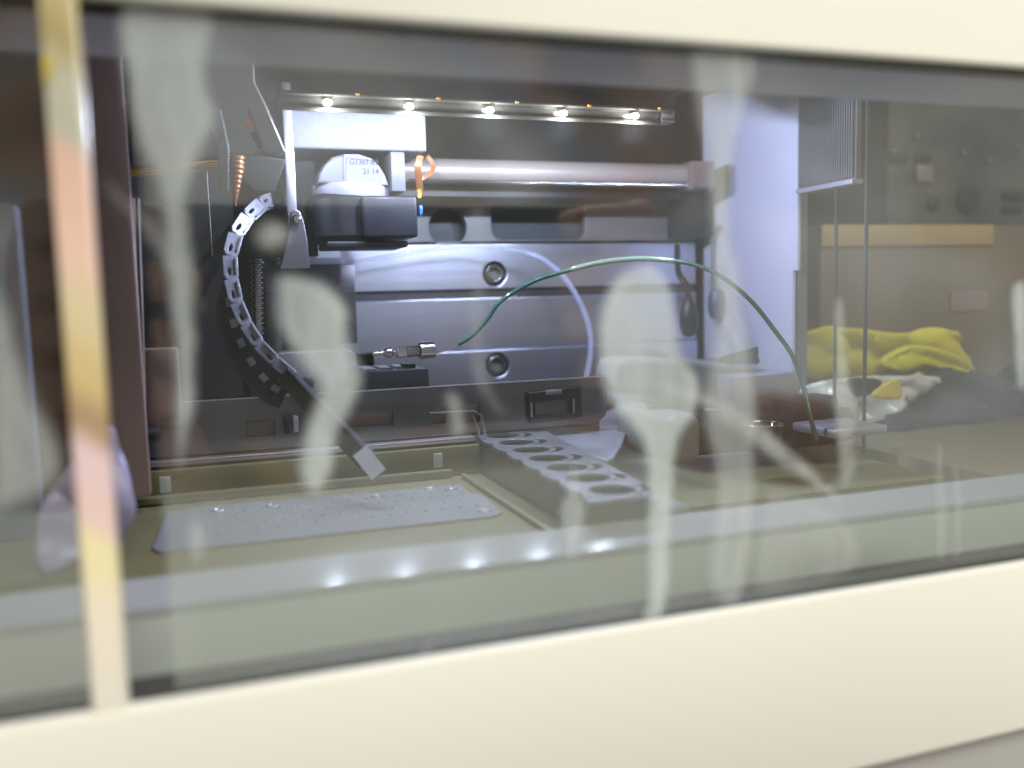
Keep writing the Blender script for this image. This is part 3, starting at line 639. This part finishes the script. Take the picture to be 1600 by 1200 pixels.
gp = [(682, 551, .196), (712, 540, .195), (738, 524, .194), (762, 498, .193), (778, 475, .192), (805, 455, .190), (840, 437, .187), (880, 425, .184), (930, 412, .180), (985, 405, .174), (1035, 406, .166), (1085, 414, .156), (1130, 434, .146), (1175, 472, .136), (1210, 516, .128), (1238, 556, .120), (1256, 606, .114), (1266, 650, .110), (1276, 688, .108)]
gpts = crom([at(a, b_, Y=c_) for a, b_, c_ in gp], 8)
gt = empty('green_tube', gpts[0], 'thin green capillary tube arching from the steel fitting to the lower right', 'tube')
MB().tube(gpts[:10], 0.0005, 8).build('bare_end', M_steel, gt)
MB().tube(gpts[9:], 0.00090, 14).build('tube', M_green, gt)
M_sleeve = mat('sleeve', (0.45, 0.62, 0.45), 0.12, alpha=0.35, coat=1.0)
MB().tube(gpts[58:84], 0.00125, 14).build('clear_sleeve', M_sleeve, gt)
ct = empty('clear_tube', at(915, 590, Y=0.25), 'milky clear hose curving down in front of the brushed block', 'hose')
MB().tube(crom([at(a, b_, Y=c_) for a, b_, c_ in [(818, 393, .252), (848, 405, .25), (880, 432, .248), (905, 470, .246), (920, 510, .245), (923, 548, .244), (916, 590, .243), (905, 620, .242)]], 8), 0.0015, 16).build('hose', M_clear, ct)
MB().tube(crom([at(a, b_, Y=c_) for a, b_, c_ in [(540, 412, .256), (620, 398, .256), (700, 386, .255), (760, 384, .254), (822, 394, .252)]], 8), 0.0011, 16).build('faint_hose', M_thin, ct)

# added dark oval and stem standing for a gap in the residue
bl = empty('residue_gap', at(1076, 495, Y=0.21), 'added dark oval with a stem, standing for a gap in the residue beside the side wall', 'gap_oval')
c = at(1076, 497, Y=0.21)
b = MB(); b.lathe([(0.0003, -0.0092), (0.003, -0.0082), (0.0044, -0.0045), (0.0046, 0.001), (0.0038, 0.006), (0.002, 0.0088), (0.0008, 0.011)], 24, Matrix.Translation(c)); b.build('gap_oval', M_dark, bl)
MB().tube(crom([at(1076, 466, Y=.21), at(1072, 445, Y=.214), at(1060, 425, Y=.22), at(1058, 385, Y=.235)], 6), [0.0015] * 19, 10).build('lead', M_dark, bl)  # added stem of the dark oval standing for the residue gap

# ------------------------------------------------------------------ shelf panel
sh = empty('shelf_panel', (0.07, 0.165, -0.05), 'long smoky steel shelf panel with cut-outs across the cabin', 'panel')
ztop = -0.0341; zbot = -0.0535
def pz(pts): return pxz(pts, 0.165)
out = [(-0.03, zbot), (-0.03, ztop)] + [(0.1575, ztop)] + [(0.1575, zbot + 0.007), (0.1565, zbot + 0.003), (0.154, zbot + 0.001), (0.150, zbot)]
holes = [pz([(385, 658), (430, 655), (430, 680), (385, 684)]), pz([(538, 645), (614, 641), (615, 665), (540, 669)]), pz([(676, 637), (697, 635), (697, 662), (676, 663)]), pz([(727, 630), (750, 629), (750, 660), (727, 661)])]
plate('panel', M_shelf, out, holes, 0.002, 0.0003, XZ(0.166), sh)
MB().box(-0.03, 0.1573, 0.1640, 0.1646, ztop - 0.0003, ztop + 0.0001).build('top_edge', M_alu, sh)
MB().box(-0.03, 0.0985, 0.160, 0.1648, zbot - 0.0014, zbot - 0.0006, 0.0003).build('lower_edge', M_alu, sh)
MB().box(-0.03, 0.0985, 0.156, 0.1596, zbot - 0.0020, zbot - 0.0012, 0.0003).build('lower_edge', M_taupe, sh)
MB().box(-0.03, 0.155, 0.168, 0.186, -0.075, ztop - 0.002).build('panel_backing', M_brown, sh)
dc = empty('black_socket', at(865, 635, Y=0.164), 'black plastic socket set into the right end of the shelf panel', 'socket')
o4 = pz([(822, 613), (904, 603), (906, 651), (826, 661)])
i4 = pz([(833, 628), (892, 622), (893, 644), (834, 650)])
plate('socket_frame', M_dark, o4, [i4], 0.003, 0.0004, XZ(0.1638), dc)
MB().box(o4[0][0], o4[1][0], 0.1655, 0.1665, o4[2][1], o4[0][1]).build('socket_floor', M_dull, dc)
MB().box(*[at(852, 613, Y=.162).x, at(877, 611, Y=.162).x], 0.1610, 0.1622, at(865, 616, Y=.162).z, at(865, 609, Y=.162).z, 0.0003).build('latch', M_grey, dc)
for q in ((830, 640), (896, 634)): 
    p = at(*q, Y=0.1618); MB().box(p.x - 0.0004, p.x + 0.0004, 0.1614, 0.1622, p.z - 0.003, p.z + 0.003).build('contact', M_steel, dc)
sb = empty('sensor_bracket', at(455, 665, Y=0.160), 'tiny grey sensor bracket on the shelf panel below the chain', 'bracket')
MB().box(at(444, 660, Y=.162).x, at(452, 660, Y=.162).x, 0.1605, 0.1645, at(450, 678, Y=.162).z, at(450, 650, Y=.162).z, 0.0005).build('sensor', M_dark, sb)
MB().box(at(457, 660, Y=.162).x, at(466, 660, Y=.162).x, 0.1605, 0.1645, at(460, 675, Y=.162).z, at(460, 650, Y=.162).z, 0.0005).build('clip', M_alu, sb)
wc = empty('wire_clip', at(740, 655, Y=0.158), 'bent steel wire clip at the left end of the vial tray', 'clip')
for dx in (0, 13):
    MB().tube([at(672 + dx, 646, Y=.158), at(728 + dx, 643, Y=.158), at(738 + dx, 649, Y=.158), at(747 + dx * .8, 672, Y=.156), at(750 + dx * .6, 686, Y=.154)], 0.00045, 8).build('wire', M_white, wc)

# ------------------------------------------------------------------ floor tray and dotted plate
ft = empty('floor_tray', (0.05, 0.12, -0.067), 'olive moulded tray covering the cabin floor', 'tray')
MB().box(-0.10, 0.098, 0.044, 0.156, -0.0710, -0.0672, 0.0008).build('tray_floor', M_olive, ft)
MB().box(-0.10, 0.098, 0.1525, 0.1555, -0.0668, -0.0560, 0.0006).build('rear_step', M_olive, ft)
MB().box(-0.10, 0.086, 0.1485, 0.1520, -0.0668, -0.0640, 0.0008).build('rear_ridge', M_olive, ft)
MB().box(-0.10, 0.260, 0.0440, 0.0560, -0.0668, -0.0645, 0.0008).build('front_ridge', M_olive, ft)
MB().box(0.0885, 0.0905, 0.058, 0.1480, -0.0668, -0.0655, 0.0006).build('side_ridge', M_olive, ft)
for px in (255, 684): 
    p = at(px, 712, Y=0.152); MB().box(p.x - 0.0018, p.x + 0.0018, 0.1518, 0.1524, -0.0635, -0.0580, 0.0002).build('tab', M_sage, ft)
dp_out = pxy([(262, 800), (330, 790), (720, 757), (733, 769), (752, 772), (786, 800), (770, 806), (500, 835), (250, 862), (238, 856)], -0.0665)
dpl = plate('dotted_plate', mat('frosted_plate', (0.24, 0.245, 0.27), 0.45, metal=0.2, vary=0.12, scale=60, bump=0.4, bscale=300), dp_out, (), 0.0006, 0.0001, XY(-0.0668))
tag(dpl, 'pale frosted plate with rows of dimples lying on the olive tray', 'plate')
b = MB()
for i in range(15):
    for j in range(5):
        x = 0.002 + i * 0.0056 + 0.0028 * (j % 2); y = 0.100 + j * 0.0085
        if y < 0.096 + 0.0 or x > 0.083: continue
        b.lathe([(0.0008, 0), (0.0006, 0.0003), (0.0002, 0.0004)], 8, Matrix.Translation((x, y, -0.0664)))
dm = b.build('dimples', M_pale, dpl); dm['kind'] = 'stuff'
for q in ((425, 790), (590, 775), (672, 763), (340, 797), (705, 764), (757, 797)):
    p = at(*q, Z=-0.0664); b = MB(); b.lathe([(0.0022, 0), (0.0020, 0.0003), (0.0010, 0.0003), (0.0008, 0.0001)], 18, Matrix.Translation(p)); b.build('rivet', M_alu, dpl)

# ------------------------------------------------------------------ vial tray
vt = empty('vial_tray', (0.106, 0.10, -0.055), 'metal vial rack with a row of seven round holes and crescent slots', 'vial rack')
hc = [(0.1080 - 0.00002 * k + (0.0018 - 0.0006 * k) * 0, 0.1600 - 0.01780 * k) for k in range(7)]
hc = [(0.1098 - 0.00066 * k, 0.1600 - 0.01779 * k) for k in range(7)]
out = [(0.1015, 0.164), (0.1035, 0.1720), (0.130, 0.1720), (0.1175, 0.058), (0.1160, 0.048), (0.1120, 0.0425), (0.094, 0.0425)]
for k in range(6, -1, -1):
    x, y = hc[k]; out += [(x - 0.0108, y - 0.0045), (x - 0.0092, y), (x - 0.0108, y + 0.0045)]
holes = []
for k, (x, y) in enumerate(hc):
    holes.append(circ(x, y, 0.0066, 32))
    # crescent slot on the right
    cres = []
    for t in range(9): a = math.radians(-50 + 100 * t / 8 - 20); cres.append((x + 0.0088 * math.cos(a), y + 0.0080 * math.sin(a)))
    for t in range(8, -1, -1): a = math.radians(-50 + 100 * t / 8 - 20); w_ = 0.0012 + 0.0016 * math.sin(PI * t / 8); cres.append((x + (0.0090 + w_) * math.cos(a) , y + (0.0082 + w_ * 0.6) * math.sin(a)))
    holes.append(cres)
plate('rack_plate', M_tray, out, holes, 0.0014, 0.0002, XY(-0.0552), vt)
MB().box(0.0990, 0.1010, 0.0445, 0.1640, -0.0670, -0.0562, 0.0004).build('left_side', M_olive2, vt)
MB().box(0.1160, 0.1172, 0.0560, 0.1640, -0.0670, -0.0562, 0.0004).build('right_side', M_tray, vt)
MB().box(0.0935, 0.1150, 0.0430, 0.0442, -0.0670, -0.0562, 0.0004).build('front_side', M_olive2, vt)
MB().box(0.1012, 0.1158, 0.0560, 0.1640, -0.0690, -0.0672).build('rack_floor', M_gasket, vt)
for (x, y) in hc:
    w_ = MB(); ring = []
    n = 28
    for h in (-0.0562, -0.0640):
        ring.append([w_.bm.verts.new((x + 0.0070 * math.cos(2 * PI * k / n), y + 0.0070 * math.sin(2 * PI * k / n), h)) for k in range(n)])
    for k in range(n): w_.bm.faces.new((ring[0][k], ring[0][(k + 1) % n], ring[1][(k + 1) % n], ring[1][k]))
    w_.bm.faces.new(ring[1]); w_.build('vial_well', M_gasket, vt)

# pale plate right of the rack
pp = plate('pale_floor_plate', M_pale, pxy([(826, 668), (960, 636), (975, 590), (1010, 590), (985, 650), (972, 690), (958, 712), (945, 716)], -0.0560), (), 0.0014, 0.0003, XY(-0.0575))
tag(pp, 'pale scratched metal plate with a rounded corner right of the vial rack', 'plate')

# ------------------------------------------------------------------ grey moulding, cup, bracket at right
gm = empty('grey_moulding', at(1050, 680, Y=0.12), 'grey plastic moulding with a rounded lip at the right of the cabin', 'moulding')
xm = at(957, 640, Y=0.166).x
MB().box(xm, at(1075, 700, Y=0.130).x, 0.118, 0.166, -0.0645, at(1018, 632, Y=0.150).z, 0.005, 6).build('moulding_body', M_greycover, gm)
MB().box(0.1185, 0.134, 0.0580, 0.1175, -0.0666, -0.0630, 0.0015, 4).build('moulding_apron', M_greycover, gm)
MB().box(at(1092, 700, Y=0.130).x + 0.001, 0.262, 0.1400, 0.166, -0.0664, at(1150, 652, Y=0.140).z, 0.003, 4).build('dark_insert', M_dark, gm)
b = MB(); b.lathe([(0.006, -0.0002), (0.006, 0.0014), (0.0045, 0.002)], 26, Matrix.Translation((0.168, 0.14, at(1018, 626, Y=0.150).z))); b.build('moulding_boss', M_dark, gm)
prof = smooth_loop(pxz([(965, 575), (985, 560), (1080, 562), (1180, 575), (1240, 590), (1240, 640), (1120, 640), (1020, 620), (965, 610)], 0.170), 4)
plate('rear_moulding', M_greycover, prof, (), 0.020, 0.003, XZ(0.182), gm, 4)
MB().box(at(1145, 600, Y=0.16).x, at(1245, 600, Y=0.16).x, 0.158, 0.186, at(1200, 640, Y=0.158).z, at(1200, 585, Y=0.158).z, 0.0008).build('end_block', M_pale, gm)
br = empty('bent_bracket', at(1100, 575, Y=0.19), 'low pale sheet metal bracket with upturned ends at the foot of the side wall', 'bracket')
MB().box(at(1000, 570, Y=0.185).x, at(1178, 570, Y=0.185).x, 0.180, 0.20, at(1100, 571, Y=0.18).z, at(1100, 566, Y=0.18).z, 0.0003).build('tray_base', M_taupe, br)
plate('end_tab', M_cast, pxz([(1000, 541), (1038, 551), (1046, 569), (1000, 566)], 0.180), (), 0.0012, 0.0002, XZ(0.1790), br)
plate('end_tab', M_cast, pxz([(1120, 556), (1178, 541), (1178, 568), (1112, 569)], 0.182), (), 0.0012, 0.0002, XZ(0.1790), br)
cup = empty('metal_cup', at(1190, 680, Y=0.11), 'small dark glossy cup with a bright rim beside the grey moulding', 'cup')
c = at(1192, 664, Y=0.115)
b = MB(); b.lathe([(0.0056, -0.010), (0.0072, -0.004), (0.0076, 0), (0.0070, 0.0004), (0.0062, -0.001), (0.0001, -0.003)], 32, Matrix.Translation(c)); b.build('cup_body', mat('gloss_black', (0.012, 0.013, 0.016), 0.08, rvar=0.03), cup)
b = MB(); pts = [(c.x + 0.0074 * math.cos(2 * PI * k / 40), c.y + 0.0074 * math.sin(2 * PI * k / 40), c.z + 0.0003) for k in range(41)]; b.tube(pts, 0.00035, 8); b.build('cup_rim', M_steel, cup)
bk = MB().box(at(1225, 640, Y=0.14).x, at(1300, 640, Y=0.14).x, 0.135, 0.150, at(1260, 700, Y=0.135).z, at(1260, 622, Y=0.135).z, 0.002).build('dark_holder', M_dark)
tag(bk, 'dark holder block behind the lower end of the green tube', 'holder')

ctp = at(1262, 664, Y=0.118); ctq = at(1348, 684, Y=0.118)
tr_ = MB(); tr_.box(ctp.x, ctq.x, 0.104, 0.128, ctp.z - 0.0035, ctp.z, 0.001); tr_ = tr_.build('glossy_dish', M_pale)
tag(tr_, 'flat bright glossy dish edge at the foot of the green tube', 'dish')
# ------------------------------------------------------------------ bench and things seen through the open right side
bench = MB().box(-1.5, 2.2, -0.80, -0.02, -0.24, -0.20).build('bench_top', M_bench); bench['kind'] = 'structure'
b2 = MB().box(0.275, 1.6, 0.05, 1.2, -0.110, -0.0715).build('bench_shelf', M_beige); b2['kind'] = 'structure'
bw = MB().box(0.20, 3.2, 1.20, 1.25, -0.4, 1.2).build('room_wall', M_equip); bw['kind'] = 'structure'
eq = empty('equipment_case', (0.6, 0.34, -0.07), 'dim grey green equipment case with round and slotted openings at far right', 'equipment')
MB().box(0.30, 1.1, 0.330, 0.36, -0.071, 0.25, 0.003).build('case', M_equip, eq)
for px, py, r_ in ((1513, 312, 0.010), (1458, 318, 0.005)):
    p = at(px, py, Y=0.329); b = MB(); b.lathe([(r_, -0.001), (r_, 0.001), (r_ * 0.7, 0.0016)], 28, Matrix.Translation(p) @ Matrix.Rotation(PI / 2, 4, 'X')); b.build('dial', M_dark, eq)
for (xa_, ya_, xb_, yb_) in ((1385, 240, 1420, 252), (1430, 240, 1455, 252), (1568, 300, 1600, 312), (1568, 322, 1596, 332)):
    p, q = at(xa_, yb_, Y=0.328), at(xb_, ya_, Y=0.328); MB().box(p.x, q.x, 0.3275, 0.3295, p.z, q.z, 0.0004).build('slot', M_dull, eq)
p, q = at(1432, 284, Y=0.328), at(1458, 258, Y=0.328); MB().box(p.x, q.x, 0.3275, 0.3295, p.z, q.z, 0.0004).build('badge', M_taupe, eq)
for q in ((1432, 212), (1395, 235), (1545, 250), (1590, 228), (1505, 238)):
    p = at(*q, Y=0.3275); b = MB(); b.lathe([(0.0014, -0.001), (0.0010, 0.001)], 12, Matrix.Translation(p) @ Matrix.Rotation(PI / 2, 4, 'X')); b.build('screw', M_steel, eq)
cx = empty('cardboard_carton', (0.42, 0.25, -0.07), 'closed brown cardboard carton with a lighter tape band along its top', 'carton')
xa_, xb_ = at(1285, 400, Y=0.235).x, at(1552, 400, Y=0.235).x
ztc = at(1500, 352, Y=0.235).z
MB().box(xa_, xb_ + 0.035, 0.2365, 0.32, -0.071, ztc - 0.0, 0.0012).build('carton_body', M_carton, cx)
MB().box(xa_ - 0.0002, xb_, 0.2352, 0.2362, at(1500, 383, Y=0.235).z, ztc + 0.0003, 0.0002).build('tape', M_tape, cx)
MB().box(xb_ - 0.03, xb_ - 0.002, 0.2356, 0.2362, at(1500, 486, Y=0.235).z, at(1500, 455, Y=0.235).z).build('printed_mark', M_brown, cx)

def cloth(name, pix, Y, m, amp, thick=0.003, n=26):
    loop = smooth_loop(pix, 4); loop = [(p.x, p.z) for p in (at(a, b_, Y=Y) for a, b_ in loop)]
    b_ = bmesh.new(); vs_ = [b_.verts.new((x, Y, z)) for x, z in loop]; es = [b_.edges.new((vs_[i], vs_[(i + 1) % len(vs_)])) for i in range(len(vs_))]
    bmesh.ops.triangle_fill(b_, use_beauty=True, edges=es)
    for it in range(5):
        le = [e for e in b_.edges if e.calc_length() > 0.003]
        if not le: break
        bmesh.ops.subdivide_edges(b_, edges=le, cuts=1); bmesh.ops.triangulate(b_, faces=b_.faces)
    for v_ in b_.verts:
        f = 1 - 2.2 * abs(noise.noise(Vector((v_.co.x * 26, 3.1, v_.co.z * 70 + v_.co.x * 24)))) + 0.35 * noise.noise(Vector((v_.co.x * 60 - v_.co.z * 60, 7.7, v_.co.z * 110)))
        v_.co.y += amp * f
    bmesh.ops.recalc_face_normals(b_, faces=b_.faces)
    g = bmesh.ops.solidify(b_, geom=b_.faces[:] , thickness=thick)
    me = bpy.data.meshes.new(name); b_.to_mesh(me); b_.free()
    for p_ in me.polygons: p_.use_smooth = True
    return link(name, me, m)
yc = cloth('yellow_cloth', [(1245, 540), (1260, 515), (1330, 512), (1400, 520), (1495, 517), (1500, 548), (1524, 572), (1505, 584), (1440, 580), (1340, 588), (1262, 588)], 0.205, M_yellow, 0.005)
tag(yc, 'crumpled yellow cloth lying below the cardboard carton', 'cloth')
yf = cloth('cloth_fold', [(1380, 565), (1420, 540), (1470, 545), (1522, 572), (1500, 586), (1440, 572), (1400, 582)], 0.197, M_yellow, 0.004); yf.parent = yc; yf.location = (0, 0, 0)
wp = cloth('wrapper', [(1262, 606), (1330, 590), (1460, 588), (1468, 598), (1420, 632), (1350, 668), (1285, 672), (1262, 650)], 0.186, M_foil, 0.006)
tag(wp, 'shiny white wrapper with a yellow patch in front of the yellow cloth', 'wrapper')
w2 = cloth('yellow_patch', [(1362, 618), (1398, 592), (1410, 606), (1404, 624)], 0.176, M_ybright, 0.001, 0.0006); w2.parent = wp
w3 = cloth('dark_gap', [(1325, 592), (1378, 594), (1362, 616), (1335, 618)], 0.177, M_dark, 0.001, 0.0006); w3.parent = wp
dg = cloth('dark_bag', [(1300, 668), (1380, 650), (1440, 620), (1480, 596), (1540, 580), (1580, 590), (1640, 575), (1660, 700), (1590, 712), (1480, 700), (1400, 705), (1320, 712)], 0.182, M_bag, 0.012, 0.006)
tag(dg, 'dark green crumpled bag right of the wrapper', 'bag')

# added sheet and slab standing for reflections in the narrow pane
lv = cloth('lavender_reflection', [(60, 800), (110, 730), (168, 668), (186, 705), (205, 760), (212, 800), (178, 860), (120, 880), (62, 892)], 0.075, mat('reflected_lavender', (0.40, 0.38, 0.62), 0.3, vary=0.2, scale=30, bump=0.4, bscale=80), 0.004, 0.0015)
tag(lv, 'added crumpled lavender sheet standing for a reflection behind the cream strip', 'sheet')
bpn = MB().box(at(-60, 300, Y=0.12).x, at(24, 300, Y=0.12).x, 0.12, 0.128, -0.071, 0.03, 0.002).build('blue_reflection', mat('slate_blue_reflection', (0.16, 0.19, 0.26), 0.4, vary=0.2, scale=20))
tag(bpn, 'added slate blue slab standing for a reflection at the left edge behind the narrow pane', 'panel')

# ------------------------------------------------------------------ the phone and the hands that hold it, mirrored in the window
def mir(px, py, Y=0.183):
    p = at(px, py, Y=Y + 0.008); return Vector((p.x, -Y, p.z))
ph = empty('phone', (0.06, -0.18, 0), 'black phone held level in front of the window, seen only as a dim mirror image', 'phone')
pa_, pb_ = mir(215, 655), mir(935, 310)
MB().box(pa_.x, pb_.x, -0.1870, -0.1790, -0.0540, 0.038, 0.0035, 4).build('phone_body', M_dark, ph)
b = MB(); b.lathe([(0.0035, -0.0007), (0.0035, 0.0004), (0.003, 0.0006)], 20, Matrix.Translation((0.0, -0.1785, 0.0)) @ Matrix.Rotation(PI / 2, 4, 'X')); b.build('lens_ring', M_steel, ph)

M_skin = mat('skin', (0.50, 0.27, 0.19), 0.5, vary=0.08, scale=60, bump=0.15, bscale=600)
def skin_mesh(name, chains):
    """each chain: list of (point, radius); chains are grown separately and fused"""
    b_ = bmesh.new()
    for ch_ in chains:
        me = bpy.data.meshes.new('c'); me.from_pydata([p for p, r_ in ch_], [(i, i + 1) for i in range(len(ch_) - 1)], [])
        o_ = bpy.data.objects.new('c', me); COL.objects.link(o_)
        md = o_.modifiers.new('s', 'SKIN'); sv = me.skin_vertices[0].data if me.skin_vertices else None
        if sv is None:
            me.attributes
        if not me.skin_vertices:
            bpy.context.view_layer.objects.active = o_
            bpy.ops.mesh.customdata_skin_add()
        for q, (p, r_) in zip(me.skin_vertices[0].data, ch_): q.radius = (r_, r_)
        me.skin_vertices[0].data[0].use_root = True
        sd = o_.modifiers.new('d', 'SUBSURF'); sd.levels = 2; sd.render_levels = 2
        dg_ = bpy.context.evaluated_depsgraph_get(); ev = o_.evaluated_get(dg_); m2 = bpy.data.meshes.new_from_object(ev)
        b_.from_mesh(m2); bpy.data.objects.remove(o_)
    me = bpy.data.meshes.new(name); b_.to_mesh(me); b_.free()
    o_ = bpy.data.objects.new('r', me); COL.objects.link(o_)
    rm = o_.modifiers.new('r', 'REMESH'); rm.mode = 'VOXEL'; rm.voxel_size = 0.0013; rm.use_smooth_shade = True
    sm = o_.modifiers.new('m', 'SMOOTH'); sm.iterations = 3
    dg_ = bpy.context.evaluated_depsgraph_get(); m3 = bpy.data.meshes.new_from_object(o_.evaluated_get(dg_)); bpy.data.objects.remove(o_)
    for p in m3.polygons: p.use_smooth = True
    m3.name = name; return link(name, m3, M_skin)
V = Vector
def hand(xe, sg):
    """palm behind the phone end at x = xe; fingers curl over its back edge towards the window; sg = +1 right end"""
    ch_ = []
    wr = V((xe + sg * 0.075, -0.285, -0.075)); palm = V((xe + sg * 0.030, -0.232, -0.022))
    ch_.append([(wr + V((sg * 0.22, -0.12, -0.05)), 0.040), (wr + V((sg * 0.08, -0.045, -0.02)), 0.032), (wr, 0.026), (palm + V((sg * 0.012, -0.012, -0.012)), 0.030), (palm, 0.028)])
    lens = (1.0, 1.08, 1.0, 0.8)
    for k in range(4):
        z = 0.030 - 0.0205 * k; L_ = lens[k]
        a = palm + V((sg * 0.002, 0.0, z + 0.008)); b0 = V((xe + sg * 0.022, -0.196, z + 0.004)); c0_ = V((xe + sg * 0.010, -0.170, z)); d0 = V((xe - sg * 0.014 * L_, -0.1645, z - 0.001)); e0 = V((xe - sg * 0.030 * L_, -0.1680, z - 0.003))
        ch_.append([(palm, 0.016), (a, 0.0125), (b0, 0.0100), (c0_, 0.0092), (d0, 0.0082), (e0, 0.0068)])
    t0 = palm + V((-sg * 0.004, 0.010, -0.018))
    ch_.append([(palm, 0.018), (t0, 0.014), (t0 + V((-sg * 0.018, 0.016, -0.018)), 0.0115), (t0 + V((-sg * 0.040, 0.026, -0.012)), 0.0100), (t0 + V((-sg * 0.058, 0.028, 0.0)), 0.0082)])
    return ch_
thumb = [(V((pa_.x - 0.05, -0.240, -0.070)), 0.020), (V((pa_.x - 0.012, -0.205, -0.064)), 0.015), (mir(235, 712, 0.176), 0.0125), (mir(300, 700, 0.172), 0.0125), (mir(325, 690, 0.172), 0.0105)]
pr_ = skin_mesh('person', [thumb] + hand(pb_.x + 0.004, 1) + [[(p, r_) for p, r_ in c_] for c_ in hand(pa_.x - 0.006, -1)])
tag(pr_, 'two bare hands gripping the ends of the phone, mirrored faintly in the window', 'person')
